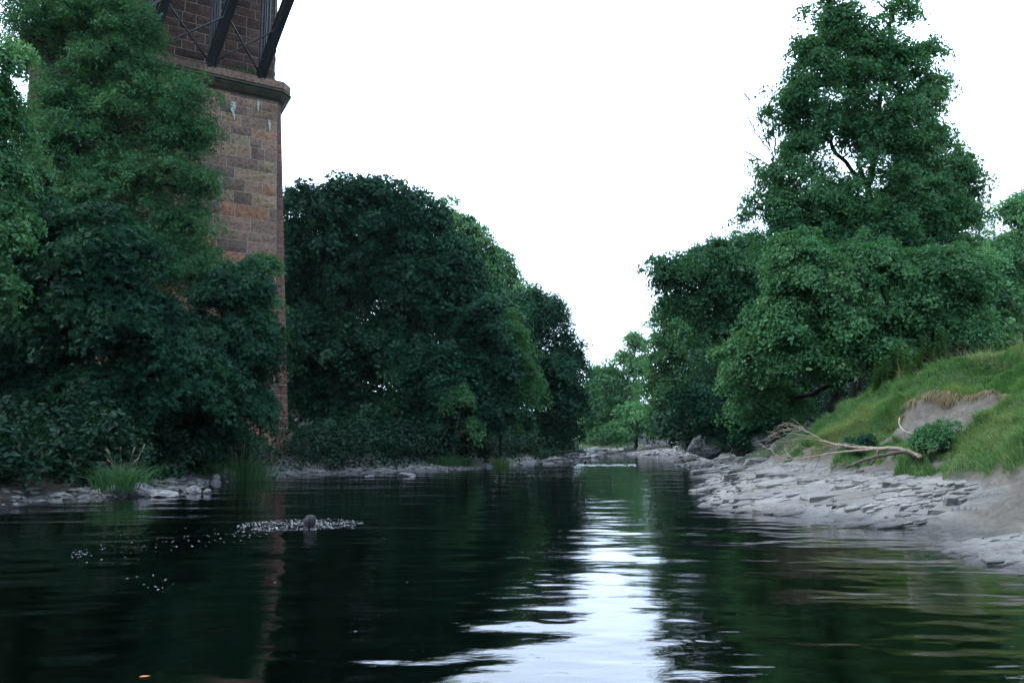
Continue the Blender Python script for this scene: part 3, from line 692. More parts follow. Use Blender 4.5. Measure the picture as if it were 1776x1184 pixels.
        sel = rng.permutation(nC)[:int(min(nC * twigs, 260))]
        for j in sel:
            c = Cc[j]; dd = np.linalg.norm((allp - c) * np.array([1, 1, 1.2]), axis=1) + 2.0 * np.clip(allp[:, 2] - c[2], 0, None)
            a = allp[np.argmin(dd)]
            m_ = (a + c) / 2 + rng.normal(size=3) * .18 + np.array([0, 0, -.12])
            L.add(bez(a, m_, c, 6), np.linspace(0.035 + trunk_r * .08, 0.012, 6), 4, False)
    T.build('trunk', M[bark], root)
    return root

def X(px, D): return (px - CX) / F * D
TG = 'trees on the river banks'
# --- left bank, in front of the pier
tree('ash_tree', (X(235, 33), 33.0), [(150, 50, 120, 95), (60, 30, 90, 80, 33, .8), (235, 45, 45, 60, 33, .8), (318, 175, 62, 62), (190, 110, 90, 60), (255, 130, 60, 50, 33, .7), (290, 245, 70, 50), (225, 190, 95, 75), (130, 190, 90, 80), (345, 230, 40, 35, 33, .8), (290, 300, 75, 45, 33, .8), (200, 330, 110, 80), (318, 395, 70, 62), (240, 440, 90, 80), (340, 330, 50, 50), (330, 470, 80, 60), (120, 260, 110, 80), (60, 330, 90, 80)], 33, M['leaf_ash'],
     'tall light green ash tree with feathery leaves hiding the left of the stone pier', leaf=0.15, total=190000, clump=0.6, aspect=0.34, seed=11, trunk_r=0.26, tips=.3, flat=.6, cull=.4, cover=.85, droopy=.3)
tree('sycamore_tree', (X(95, 28), 29.0), [(60, 420, 110, 110), (190, 440, 115, 95), (110, 560, 150, 110), (235, 560, 105, 90), (40, 650, 120, 100), (170, 690, 120, 80), (60, 770, 110, 45), (300, 640, 90, 80)], 28, M['leaf_dark'],
     'dark broad-leaved sycamore leaning over the water at the left edge of the photo', leaf=0.17, total=120000, clump=0.95, lobes=3, seed=12, trunk_r=0.3, flat=.42)
tree('riverside_tree', (X(-60, 23), 23.5), [(-10, 290, 55, 60), (10, 390, 50, 60), (-30, 200, 60, 90), (-40, 480, 70, 80), (20, 110, 40, 50, 23, .6)], 23, M['leaf_mid'],
     'bright green tree cut off by the left edge of the photo', leaf=0.12, total=50000, clump=0.6, seed=13, trunk_r=0.2)
tree('maple_tree', (X(385, 32), 33.2), [(395, 500, 65, 60), (435, 490, 35, 45, 33, .7), (440, 570, 28, 50, 33, .7), (445, 640, 25, 50, 33, .7), (350, 600, 95, 80), (430, 600, 50, 70), (300, 690, 90, 75), (385, 700, 80, 70), (440, 700, 35, 60, 33, .8), (250, 740, 90, 50), (350, 770, 80, 30)], 32, M['leaf_dark'],
     'low dark maple spreading between the sycamore and the foot of the stone pier', leaf=0.15, total=90000, clump=0.75, lobes=3, seed=14, trunk_r=0.18, flat=.42)
tree('sapling', (X(448, 34), 34.6), [(452, 465, 30, 32, 34.5, .8), (458, 560, 26, 40, 34.5, .6), (462, 520, 22, 36, 34.5, .5)], 34.5, M['leaf_ash'],
     'slender sapling with a pale stem standing against the pier', leaf=0.12, total=9000, clump=0.45, seed=15, trunk_r=0.06, bark='bark_pale', cover=.8)
# --- behind the pier
tree('dome_sycamore', (X(600, 52), 52), [(612, 345, 75, 68), (540, 360, 55, 65), (690, 390, 80, 78), (570, 450, 95, 90), (670, 480, 110, 90), (520, 560, 60, 90), (610, 600, 120, 95), (700, 590, 90, 80), (560, 700, 80, 70), (650, 710, 90, 60), (740, 400, 70, 70), (790, 455, 58, 75), (825, 520, 55, 80), (620, 380, 120, 90), (800, 560, 60, 70), (720, 480, 100, 90), (500, 450, 30, 120), (505, 640, 30, 120)], 52, M['leaf_dark'],
     'huge dome-shaped dark sycamore just to the right of the stone pier', leaf=0.22, total=190000, clump=1.35, lobes=1, seed=21, trunk_r=0.5, flat=.42, aspect=.8, gap=.08, tips=.1)
tree('overhanging_sycamore', (X(745, 48), 49), [(760, 640, 85, 75), (840, 560, 40, 55), (720, 730, 100, 45), (830, 700, 60, 60), (620, 750, 90, 28), (850, 640, 50, 50)], 48, M['leaf_dark'],
     'dark low sycamore with boughs hanging to the rocky shore below the dome-shaped crown', leaf=0.20, total=80000, clump=1.0, seed=22, trunk_r=0.3, flat=.6, aspect=.8)
tree('young_lime_tree', (X(868, 53), 54), [(875, 570, 40, 45), (885, 630, 55, 48), (895, 665, 48, 45), (860, 600, 50, 50), (860, 720, 45, 35)], 50, M['leaf_light'],
     'yellowish green young tree glowing between the dark sycamores and the next tree downstream', leaf=0.17, total=26000, clump=0.8, seed=23, trunk_r=0.14)
tree('pale_stem_tree', (X(785, 46), 46.3), [(795, 690, 35, 30, 46, .5), (820, 740, 30, 20, 46, .5)], 46, M['leaf_mid'],
     'small tree with a forked pale stem near the left shore', leaf=0.14, total=4500, clump=0.6, seed=24, trunk_r=0.11, bark='bark_pale', cover=.6, top=at(805, 665, 46))
tree('skyline_tree', (X(840, 74), 76), [(850, 480, 48, 55), (890, 520, 50, 45), (815, 420, 40, 50), (860, 560, 70, 60), (780, 375, 35, 40, 75, .7)], 75, M['leaf_olive'],
     'loose grey-green tree showing above the shoulder of the dome-shaped sycamore', leaf=0.26, total=36000, clump=1.1, seed=25, trunk_r=0.3, tips=.4)
tree('alder_tree', (X(935, 64), 66), [(945, 560, 52, 60), (915, 600, 50, 70), (965, 640, 48, 65), (930, 680, 60, 70), (985, 700, 34, 60), (925, 540, 55, 50), (985, 620, 30, 60), (955, 740, 60, 40), (900, 740, 50, 40)], 64, M['leaf_dark'],
     'dark slender-leaved alder leaning out at the end of the left tree line', leaf=0.22, total=80000, clump=1.1, seed=26, trunk_r=0.3, tips=.35, aspect=.5)
# --- far end
tree('far_alder', (X(1050, 108), 112), [(1050, 660, 34, 48), (1025, 700, 26, 46), (1070, 700, 38, 50), (1045, 740, 40, 28)], 108, M['leaf_light'],
     'pale rounded tree at the far bend of the river', leaf=0.34, total=30000, clump=1.6, seed=31, trunk_r=0.3)
tree('far_slender_tree', (X(1100, 108), 110), [(1102, 592, 15, 22, 108, 1.3), (1085, 625, 18, 20), (1112, 640, 18, 30), (1098, 670, 22, 34)], 108, M['leaf_olive'],
     'slender open-crowned tree rising beside the pale rounded tree at the far bend', leaf=0.32, total=12000, clump=1.1, seed=32, trunk_r=0.26, tips=.4)
tree('far_hedge_tree', (X(1105, 98), 100), [(1110, 720, 40, 36), (1080, 745, 34, 25), (1145, 735, 40, 30)], 98, M['leaf_mid'],
     'low dark tree at the water under the slender far tree', leaf=0.3, total=16000, clump=1.2, seed=33, trunk_r=0.25)
# --- right bank
tree('sunlit_lime', (X(1235, 76), 78), [(1172, 545, 40, 40), (1155, 605, 42, 44), (1240, 600, 40, 50), (1190, 570, 45, 45), (1200, 600, 45, 50), (1160, 670, 50, 50), (1220, 660, 50, 55), (1150, 725, 40, 30)], 70, M['leaf_light'],
     'fresh light green tree behind the leaning tree on the right bank', leaf=0.25, total=52000, clump=1.2, seed=41, trunk_r=0.3)
tree('leaning_oak', (X(1330, 45), 46), [(1155, 485, 32, 36, 45, .8), (1145, 460, 26, 22, 45, .6), (1200, 460, 55, 42), (1250, 445, 55, 40), (1310, 435, 60, 40), (1170, 525, 34, 28, 45, .6), (1220, 510, 70, 50), (1290, 500, 90, 75), (1260, 570, 60, 50), (1320, 540, 75, 70), (1340, 560, 60, 120), (1300, 620, 70, 60), (1330, 640, 60, 60), (1285, 690, 60, 50)], 45, M['leaf_deep'],
     'dark tree leaning left over the river beside the tallest tree', leaf=0.17, total=130000, clump=0.95, seed=42, trunk_r=0.36, tips=.3, gap=.08)
TT = tree('tall_alder', (X(1505, 33), 34.2), [(1440, 25, 50, 45, 31, .8), (1545, 15, 48, 36, 31, .6), (1490, 80, 70, 60), (1410, 100, 52, 55), (1480, 160, 90, 70), (1550, 110, 55, 60), (1610, 85, 30, 30, 31, .6), (1605, 160, 42, 62, 31, .8), (1385, 190, 60, 72), (1430, 240, 70, 70), (1555, 235, 90, 80), (1490, 280, 80, 60, 31, .5), (1368, 290, 66, 66), (1600, 290, 72, 72), (1650, 310, 50, 62), (1352, 365, 66, 52), (1440, 360, 100, 66), (1560, 360, 110, 76), (1655, 385, 50, 56), (1420, 430, 110, 60), (1560, 430, 120, 60)], 31, M['leaf_mid'],
     'tallest tree of the right bank, an open-crowned alder reaching the top of the photo', leaf=0.125, total=210000, clump=0.55, seed=43, trunk_r=0.27, tips=.35, twigs=1.0, cull=.5, cover=.75, flat=.75, gap=.17, droopy=.35)
tree('spreading_alder', (X(1455, 28), 28.3), [(1385, 440, 60, 50), (1400, 480, 80, 70), (1500, 455, 70, 50), (1590, 470, 80, 55), (1660, 480, 60, 60), (1440, 540, 85, 55), (1560, 540, 85, 60), (1650, 560, 60, 50), (1350, 550, 50, 60), (1500, 600, 80, 42), (1400, 620, 70, 45), (1300, 620, 60, 55, 29), (1330, 690, 60, 40, 30), (1600, 610, 45, 30)], 27.5, M['leaf_mid'],
     'broad yellowish green alder spreading over the grassy bank below the tallest tree', leaf=0.125, total=200000, clump=0.58, seed=44, trunk_r=0.17, tips=.25, top=at(1450, 480, 28))
tree('holly_thicket', (X(1295, 42), 43), [(1250, 700, 60, 45), (1310, 710, 55, 40), (1200, 700, 45, 40), (1270, 745, 55, 22)], 39, M['leaf_dark'],
     'dark thicket over the boulder at the water on the right bank', leaf=0.14, total=45000, clump=0.75, seed=45, trunk_r=0.14)
tree('edge_beech', (X(1790, 48), 50), [(1770, 365, 48, 46), (1745, 430, 50, 50), (1790, 470, 60, 70), (1730, 520, 60, 60), (1690, 490, 55, 70, 44), (1700, 570, 60, 50, 42)], 48, M['leaf_mid'],
     'rounded beech partly cut off by the right edge of the photo', leaf=0.18, total=80000, clump=1.0, seed=46, trunk_r=0.35)
tree('wispy_birch', (X(1700, 58), 60), [(1702, 375, 24, 40, 58, .8), (1690, 420, 26, 40, 58, .6), (1715, 440, 24, 50, 58, .6)], 58, M['leaf_pale'],
     'thin wispy pale birch showing between the tallest tree and the edge beech', leaf=0.14, total=5200, clump=0.8, seed=47, trunk_r=0.10, bark='bark_pale', tips=.4)
# woods behind: far-off mass that nobody could count
rng = np.random.default_rng(77)
def wood(spec, n, label_seed, D0):
    Cc = []; 
    for (px, py, rx, ry, D) in spec:
        c = at(px, py, D); r_ = np.array([rx * D / F, 4.0, ry * D / F]); k = int(rx * ry / 34)
        d = nrm(rng.normal(size=(k, 3))); Cc.append(c + d * r_ * rng.uniform(.4, 1, (k, 1)))
    return np.concatenate(Cc)
Cw = wood([(520, 560, 90, 160, 75), (640, 560, 120, 170, 76), (760, 600, 90, 140, 78), (860, 660, 70, 100, 85), (960, 690, 50, 70, 95), (560, 720, 120, 80, 68), (780, 740, 120, 50, 70), (920, 745, 70, 30, 85),
           (1180, 700, 60, 60, 85), (1280, 640, 90, 90, 60), (1380, 600, 110, 110, 50), (1500, 590, 130, 90, 46), (1620, 560, 110, 80, 46), (1720, 560, 90, 70, 55), (1800, 520, 80, 100, 60),
           (-30, 650, 90, 140, 36), (90, 680, 110, 120, 38), (1040, 745, 60, 25, 125), (1120, 735, 70, 30, 125), (1440, 670, 110, 60, 42), (1560, 650, 90, 40, 40), (1350, 710, 90, 50, 46), (1220, 735, 90, 35, 60)], 0, 0, 0)
ci = np.repeat(np.arange(len(Cw)), 34); n = len(ci); d = nrm(rng.normal(size=(n, 3)))
Pw = Cw[ci] + d * rng.uniform(.3, 1.5, (n, 1)) * np.array([1, 1, .6])
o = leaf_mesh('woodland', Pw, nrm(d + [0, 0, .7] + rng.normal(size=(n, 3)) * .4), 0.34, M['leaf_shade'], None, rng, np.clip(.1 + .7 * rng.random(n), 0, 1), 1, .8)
tag(o, label='dark mass of woodland behind the single trees on both banks', cat='woodland', kind='stuff')
print('trees done')

# unseen woods added behind and beside the camera to shade the valley
Cb = []
for k in range(150):
    a = rng.uniform(R(62), R(298)); rr_ = rng.uniform(17, 34)
    if rr_ * math.sin(a) < -8 and rr_ * math.cos(a) > 6 and rr_ < 24: continue
    for _ in range(7):
        x_, y_ = rr_ * math.sin(a), rr_ * math.cos(a)
        if abs(x_ - 0.0) < 7 and y_ < 0: x_ += math.copysign(8, x_ + .01)
        Cb.append([x_ + rng.normal() * 1.5, y_ + rng.normal() * 1.5, rng.uniform(1.0, 19.0 if x_ < 0 else 10.0) + 2])
Cb = np.array(Cb); ci = np.repeat(np.arange(len(Cb)), 60); n = len(ci); d = nrm(rng.normal(size=(n, 3)))
o = leaf_mesh('unseen_shade_woods', Cb[ci] + d * rng.uniform(.5, 2.2, (n, 1)), nrm(d + [0, 0, .6] + rng.normal(size=(n, 3)) * .4), 0.42, M['leaf_shade'], None, rng, rng.random(n), 1, .8)
tag(o, label='unseen woods added upstream behind the camera to shade the valley', cat='woodland', kind='stuff')

# bridge deck carried by the ribs
V = []; Fc = []
A0 = np.r_[Ft - dF * 4.5 - rd * 12, 33.0]; A1 = np.r_[Ft - dF * 4.5 + rd * 75, 33.0]
beam(V, Fc, A0, A1, 11.0, 0.5); mesh('deck', V, Fc, M['steel'], False, arch)
for o_ in (-4.8, -1.6, 1.6, 4.8):
    V = []; Fc = []; sd_ = np.r_[-rd[1], rd[0], 0] * o_
    beam(V, Fc, A0 + sd_ + [0, 0, -.85], A1 + sd_ + [0, 0, -.85], .35, 1.2); mesh('girder', V, Fc, M['steel'], False, arch)

# ------------------------------------------------------------------ ray to the ground
DS = np.concatenate([np.linspace(5, 40, 700), np.linspace(40, 110, 400)])
def hit(px, py):
    P = np.array([at(px, py, D) for D in DS]); g = np.maximum(terr(P[:, 0], P[:, 1])[0], 0.0)
    k = np.argmax(P[:, 2] <= g)
    return float(DS[k]) if P[k, 2] <= g[k] else 60.0

# ------------------------------------------------------------------ dead branch at the tall alder's left side
def px_line(pts, D, n=None, j=0.0, rg=None):
    P = np.array([at(a[0], a[1], a[2] if len(a) > 2 else D) for a in pts])
    Q = resample(P, n or max(6, 4 * len(pts)))
    if j: Q[1:-1] += rg.normal(size=Q[1:-1].shape) * j
    return Q
rg = np.random.default_rng(3); T = Tubes()
for pts in ([(1365, 330), (1335, 262), (1322, 215), (1300, 175), (1280, 150)], [(1335, 262), (1310, 228), (1285, 218), (1268, 210)], [(1335, 255), (1330, 190), (1320, 130)], [(1345, 270), (1340, 200), (1325, 140)], [(1355, 300), (1320, 278), (1290, 278), (1260, 276)], [(1320, 278), (1290, 262), (1268, 254)], [(1340, 345), (1300, 350), (1268, 335)], [(1322, 215), (1312, 180), (1316, 150)], [(1300, 175), (1290, 160), (1296, 140)], [(1310, 228), (1298, 205), (1300, 185)], [(1330, 190), (1340, 165), (1338, 140)]):
    Q = px_line(pts, 31.0, 12, .02, rg); T.add(Q, np.linspace(.035, .006, len(Q)), 4, False)
    for k in range(4):
        i = rg.integers(3, 11); e = Q[i] + nrm(rg.normal(size=3) * [1, .4, .7] + [-.4, 0, .5]) * rg.uniform(.3, .7); T.add(bez(Q[i], (Q[i] + e) / 2 + rg.normal(size=3) * .05, e, 5), np.linspace(.010, .004, 5), 3, False)
T.build('bare_branch', M['bark_pale'], TT)

# ------------------------------------------------------------------ grass blades
def blades(name, P, Hh, W, m, dirs, rng, bend=0.5, up=1.0, tone=None, parent=None):
    n = len(P); Hh = np.broadcast_to(Hh, (n,)); W = np.broadcast_to(W, (n,))
    az = rng.uniform(0, 2 * math.pi, n); s = np.stack([np.cos(az), np.sin(az), np.zeros(n)], 1)
    d = dirs + rng.normal(size=(n, 3)) * [.35, .35, .12]
    mid = P + (np.array([0, 0, up]) + d * .35) * Hh[:, None] * .55
    tip = mid + (np.array([0, 0, up * (1 - bend)]) + d * (0.4 + bend)) * Hh[:, None] * .5
    w2 = s * W[:, None] * .5
    V = np.stack([P - w2, P + w2, mid + w2 * .8, mid - w2 * .8, tip], 1).reshape(-1, 3)
    b = np.arange(n)[:, None] * 5
    tone = rng.random(n) if tone is None else tone
    return mesh(name, V, [b + np.array([0, 1, 2, 3]), b + np.array([3, 2, 4])], m, False, parent, face_attr={'tone': np.r_[tone, tone]})
rg = np.random.default_rng(8)
n = 760000; yy = rg.uniform(0, 1, n) ** 1.15 * 17 + 11.5; xx = rg.uniform(7.5, 22, n)
keep = (xx / yy < 0.98); xx, yy = xx[keep], yy[keep]
z, rk, gr, sa = terr(xx, yy)
keep = gr > rg.uniform(.35, .75, len(gr)); xx, yy, z = xx[keep], yy[keep], z[keep]
print('blades', len(xx))
e = 0.15; gxx = (terr(xx + e, yy, False)[0] - terr(xx - e, yy, False)[0]) / (2 * e); gyy = (terr(xx, yy + e, False)[0] - terr(xx, yy - e, False)[0]) / (2 * e)
dn = -np.stack([gxx, gyy, np.zeros(len(xx))], 1); steep = np.hypot(gxx, gyy)
cl = fbm(xx * 1.6, yy * 1.6, 3, 71); cl2 = fbm(xx * 0.8, yy * 0.8, 3, 75)
hh = (0.07 + 0.24 * np.clip(cl + .2, 0, 1) + .16 * (fbm(xx * 2.6, yy * 2.6, 2, 79) > .2)) * rg.uniform(.6, 1.3, len(xx))
tn = np.clip(0.45 + 0.85 * cl2 + 0.5 * np.clip(steep - .5, 0, .6) + .32 * rg.normal(size=len(xx)) * .5, 0, 1)
o = blades('grass', np.stack([xx, yy, z - .01], 1), hh, 0.014, M['grass'], dn * 1.1, rg, .65, tone=tn)
tag(o, label='short tufted green turf covering the bank on the right', cat='grass', kind='stuff')
# straw hanging over the scar and on the lips of the bank
n = 500000; xx = rg.uniform(8.2, 16, n); yy = rg.uniform(16, 25, n); z, rk, gr, sa = terr(xx, yy)
lipk = (gr > .05) & (gr < .8) & (z > 2.05) & (fbm(xx * 2.3, yy * 2.3, 3, 88) > -.02)
xx, yy, z = xx[lipk], yy[lipk], z[lipk]; k = rg.permutation(len(xx))[:9000]; xx, yy, z = xx[k], yy[k], z[k]; print('straw', len(xx))
dn = nrm(np.stack([np.full(len(xx), -.5), np.full(len(xx), -.8), np.full(len(xx), -.9)], 1))
o = blades('hanging_straw', np.stack([xx, yy, z + .08], 1), rg.uniform(.12, .5, len(xx)), 0.013, M['straw'], dn * 1.2, rg, .9, up=.15)
tag(o, label='straw coloured dead grass and roots hanging over the eroded scar in the bank', cat='dry grass', kind='stuff')
# longer pale grass along the crest
n = 9000; xx = rg.uniform(11, 18, n); yy = rg.uniform(17.5, 26, n); z, rk, gr, sa = terr(xx, yy)
pxv = xx / yy * F + CX; k = (gr > .6) & (z > 3.2) & (fbm(xx * .8, yy * .8, 2, 5) > -.05); xx, yy, z = xx[k], yy[k], z[k]
o = blades('tall_crest_grass', np.stack([xx, yy, z], 1), rg.uniform(.15, .55, len(xx)), 0.007, M['straw'], rg.normal(size=(len(xx), 3)) * .7, rg, .5, tone=rg.random(len(xx)))
tag(o, label='tall pale seeding grass along the crest of the right bank', cat='tall grass', kind='stuff')

# reed and grass tufts that stand alone
def tuft(name, px, py, D, n, rad, h, m, label, cat, seeds=0, group=None, lift=0.0):
    p = at(px, py, D); g = max(gz(p[0], D), 0) + lift; rg = np.random.default_rng(int(px))
    root = empty(name, (p[0], D, g), label, cat, group)
    q_ = rg.normal(size=(n, 2)) * rad * .45; P = np.stack([p[0] + q_[:, 0], D + q_[:, 1], np.full(n, g - .05)], 1)
    dr = np.stack([q_[:, 0], q_[:, 1], np.zeros(n)], 1) / rad * 1.1
    blades('blades', P, h * rg.uniform(.45, 1.1, n), 0.02, m, dr, rg, .6, parent=root)
    if seeds:
        for i in rg.permutation(n)[:seeds]:
            t = P[i] + dr[i] * h * .4 + [0, 0, h * rg.uniform(.75, 1.15)]; T = Tubes(); c = bez(P[i], P[i] + [0, 0, h * .8], t, 5)
            tip = t + nrm(c[-1] - c[-2]) * rg.uniform(.12, .22); hd = bez(t, (t + tip) / 2 + rg.normal(size=3) * .01, tip, 7)[1:]
            T.add(np.vstack([c, hd]), [.005] * 4 + [.006, .012, .019, .017, .020, .013, .004], 5)
            T.build('seed_stalk', M['seed'], root)
    return root
tuft('reed_tuft', 212, 835, 22.3, 650, .62, 1.0, M['grass_deep'], 'bright green reed tuft with pale seed heads growing from the stones at the left', 'reeds', 9, lift=.12)
tuft('tall_grass_tuft', 415, 800, 31.5, 1500, 1.1, 1.15, M['grass_deep'], 'wide dark tuft of seeding grass at the foot of the pier', 'grass tuft', 26)
tuft('grass_clump', 775, 785, 44.5, 900, 1.0, .75, M['grass_deep'], 'bright grass clump on the left shore below the pale forked stem', 'grass tuft')
tuft('grass_clump', 800, 786, 45.5, 700, .8, .7, M['grass_deep'], 'grass clump between the two others on the left shore rocks', 'grass tuft')
tuft('grass_clump', 868, 785, 49, 500, .6, .75, M['grass'], 'light green grass clump nearest the bend on the left shore rocks', 'grass tuft')
# weeds on the ledge of the pier
rg = np.random.default_rng(21); n = 420; tt = rg.uniform(0.2, 4.5, n)
P = np.array([[*(Ft - dF * a + nF * rg.uniform(.05, .35)), CT - .03] for a in tt])
o = blades('ledge_weeds', P, rg.uniform(.15, .5, n) * (tt < 2.6) + .12, .02, M['grass_deep'], rg.normal(size=(n, 3)) * .4, rg, .5, parent=pier)

# undergrowth along both shores
rg = np.random.default_rng(31); L_ = np.array(left[5:]); Cc = []
for k in range(1300):
    t = rg.uniform(0, len(L_) - 1.01); i = int(t); p = L_[i] + (L_[i + 1] - L_[i]) * (t - i); dd_ = nrm(L_[i + 1] - L_[i]); nn_ = np.array([-dd_[1], dd_[0]])
    p = p + nn_ * rg.uniform(1.3, 6.5); 
    if (p[0] + 12) ** 2 + (p[1] - 39.5) ** 2 < 2.5: continue
    Cc.append([p[0], p[1], 0])
for k in range(1300):
    y_ = rg.uniform(33, 92); x_ = np.interp(y_, [33, 50, 62, 78, 92], [12.6, 14.2, 16.2, 18.4, 19.4]) + rg.uniform(0, 4); Cc.append([x_, y_, 0])
Cc = np.array(Cc); Cc[:, 2] = terr(Cc[:, 0], Cc[:, 1])[0] + rg.uniform(0.0, 2.2, len(Cc)) * (0.25 + .75 * rg.random(len(Cc)))
ci = np.repeat(np.arange(len(Cc)), 60); n = len(ci); d = nrm(rg.normal(size=(n, 3)))
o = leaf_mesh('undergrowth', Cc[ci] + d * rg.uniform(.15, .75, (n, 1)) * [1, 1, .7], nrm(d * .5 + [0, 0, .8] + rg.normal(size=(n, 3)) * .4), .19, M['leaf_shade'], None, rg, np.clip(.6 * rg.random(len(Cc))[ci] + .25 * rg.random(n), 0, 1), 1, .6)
tag(o, label='low dark brambles and ferns along the foot of the trees on both shores', cat='undergrowth', kind='stuff')

# bushes on the right bank
def bush(name, px, py, rx, ry, D, label, m, total, leaf, cat='bush', seed=1, clump=.2):
    return tree(name, (X(px, D), D + .1), [(px - rx * .35, py + ry * .1, rx * .6, ry * .8), (px + rx * .4, py - ry * .15, rx * .6, ry * .75), (px, py + ry * .3, rx * .8, ry * .6)], D, m, label, cat, leaf=leaf, total=total, clump=clump, seed=seed, trunk_r=.02, tips=.3, limbs=False)
Db = hit(1622, 788) - .7
bush('shrub', 1624, 756, 46, 38, Db, 'dense dark green shrub below the scar in the grassy bank', M['leaf_mid'], 15000, .045, seed=71)
Db = hit(1490, 790); bush('shrub', 1492, 766, 26, 20, Db - .4, 'small bluish shrub on the turf behind the fallen branch', M['leaf_dark'], 4000, .045, seed=72)

# nettles on the left end of the crest
def nettle(seed, h):
    rg = np.random.default_rng(seed); T = Tubes(); P = bez([0, 0, -.05], [rg.uniform(-.05, .05), 0, h * .5], [rg.uniform(-.1, .1), rg.uniform(-.1, .1), h], 7)
    T.add(P, np.linspace(.008, .003, 7), 3, False); V = [np.concatenate(T.V)]; Fq = [f for f in T.F]; tn = [.3] * len(Fq); n0 = T.n
    k = int(h / .05) * 2; zz = np.linspace(.12, h, k); az = np.arange(k) * 2.4 + rg.random(k); Lf = .17 * (1.15 - .6 * zz / h)
    for z_, a, l in zip(zz, az, Lf):
        for s_ in (0, math.pi):
            c = np.array([np.interp(z_, P[:, 2], P[:, 0]), np.interp(z_, P[:, 2], P[:, 1]), z_]); t = np.array([math.cos(a + s_), math.sin(a + s_), .25 - .3 * rg.random()]); b = np.array([-t[1], t[0], 0])
            V.append(np.array([c, c + t * l * .4 + b * l * .28, c + t * l - [0, 0, .2 * l], c + t * l * .4 - b * l * .28])); Fq.append([n0, n0 + 1, n0 + 2, n0 + 3]); n0 += 4; tn.append(rg.random())
    return mesh('nettle_plant', np.concatenate(V), Fq, M['leaf_weed'], False, face_attr={'tone': tn})
rg = np.random.default_rng(44); protos = [nettle(90 + i, h) for i, h in enumerate((.8, .95, .65))]
cnt = 0
for k in range(400):
    px = rg.uniform(1505, 1655); 
    f_ = (px - 1505) / 150; Dc = np.linspace(17.5, 30, 60); zc = terr(X(px, Dc), Dc)[0]; D = float(Dc[np.argmax((zc - H) / Dc)]) - rg.uniform(-.3, .9); x_ = float(X(px, D)); z_ = gz(x_, D)
    py = HOR - (z_ - H) / D * F
    if rg.random() < f_ * .6: continue
    o = protos[cnt] if cnt < 3 else protos[rg.integers(0, 3)].copy()
    if cnt >= 3: C.objects.link(o)
    o.location = (x_, D, z_); o.rotation_euler = (rg.uniform(-.12, .12), rg.uniform(-.12, .12), rg.uniform(0, 6.28)); s_ = rg.uniform(.65, 1.15); o.scale = (s_, s_, s_)
    tag(o, 'grey-green nettle stem in the row along the left end of the grassy crest', 'weed', 'nettles along the crest of the grassy bank'); cnt += 1
    if cnt >= 60: break

# ------------------------------------------------------------------ stones
import bmesh
def stone(name, px, py, rx, ry, D, label, m='rock', seed=1, group=None, yk=.8, sink=.3, ang=0.0, tilt=0.0, zb=None):
    rg = np.random.default_rng(seed); bm = bmesh.new(); bmesh.ops.create_icosphere(bm, subdivisions=5, radius=1)
    V = np.array([v.co for v in bm.verts]); 
    for _ in range(9):      # flat fracture planes
        nn_ = nrm(rg.normal(size=3) * [1, 1, .8]); dd_ = rg.uniform(.62, .9); s_ = V @ nn_; V -= np.clip(s_ - dd_, 0, None)[:, None] * nn_ * .92
    k = 1 + .10 * fbm(V[:, 0] * 2 + seed, V[:, 1] * 2 + V[:, 2] * 3, 4, seed) + .05 * fbm(V[:, 0] * 3 + seed, V[:, 2] * 11, 3, seed + 1)
    V = V * k[:, None]; a = rx * D / F; c = ry * D / F; V *= [a, a * yk, c * 1.25]
    ca, sa_ = math.cos(tilt), math.sin(tilt); V = np.stack([V[:, 0] * ca + V[:, 2] * sa_, V[:, 1], -V[:, 0] * sa_ + V[:, 2] * ca], 1)
    ca, sa_ = math.cos(ang), math.sin(ang); V = np.stack([V[:, 0] * ca - V[:, 1] * sa_, V[:, 0] * sa_ + V[:, 1] * ca, V[:, 2]], 1)
    P = at(px, py, D); Fc = np.array([[v.index for v in f.verts] for f in bm.faces]); bm.free()
    o = mesh(name, V, Fc, M[m], False); o.location = (P[0], P[1], P[2]); return tag(o, label, 'stone', group)
GS = 'stones along the left shore'
def Dw(py): return float(H * F / (py - HOR)) * 1.0
for i, (nm, px, py, rx, ry, D, lb) in enumerate([
    ('shore_stone', 18, 868, 26, 9, 20.5, 'grey stone at the waterline cut off by the left edge of the photo'),
    ('shore_stone', 62, 858, 24, 9, 22.3, 'rounded grey stone second from the left edge at the waterline'),
    ('shore_stone', 108, 862, 22, 7, 21.6, 'flat grey stone between the left edge and the reed tuft'),
    ('shore_stone', 170, 857, 22, 8, 22.2, 'low grey stone just left of the reed tuft'),
    ('boulder', 205, 852, 22, 14, 22.2, 'pointed pale boulder right under the reed tuft'),
    ('boulder', 250, 853, 28, 13, 22.4, 'long pale boulder right of the reed tuft with a sloping top'),
    ('boulder', 285, 857, 24, 7, 22.2, 'low wedge of rock running out into the water right of the reed tuft'),
    ('shore_stone', 336, 851, 13, 8, 23.6, 'small dark stone standing alone in the shallow water'),
    ('shore_stone', 360, 853, 7, 5, 23.4, 'tiny round stone beside the small dark stone in the shallow water'),
    ('flat_boulder', 395, 824, 21, 8, 31.0, 'pale tilted flat boulder in front of the wide dark grass tuft'),
    ('shore_stone', 374, 830, 8, 7, 30.2, 'small pale stone leaning against the tilted flat boulder'),
    ('shore_stone', 703, 824, 19, 4, 34.8, 'white topped flat stone lying alone in the water in midstream'),
    ('shore_stone', 640, 826, 9, 2, 34.3, 'tiny flat stone barely above the water left of the white topped one')]):
    stone(nm, px, py, rx, ry, D, lb, seed=200 + i, tilt=(.25 if 'tilted' in lb or 'sloping' in lb else rg.uniform(-.08, .08)), ang=rg.uniform(-.3, .3))
stone('boulder', 1220, 776, 30, 17, 44.5, 'big pale domed boulder at the water edge below the dark thicket on the right', 'rock_moss', 231)
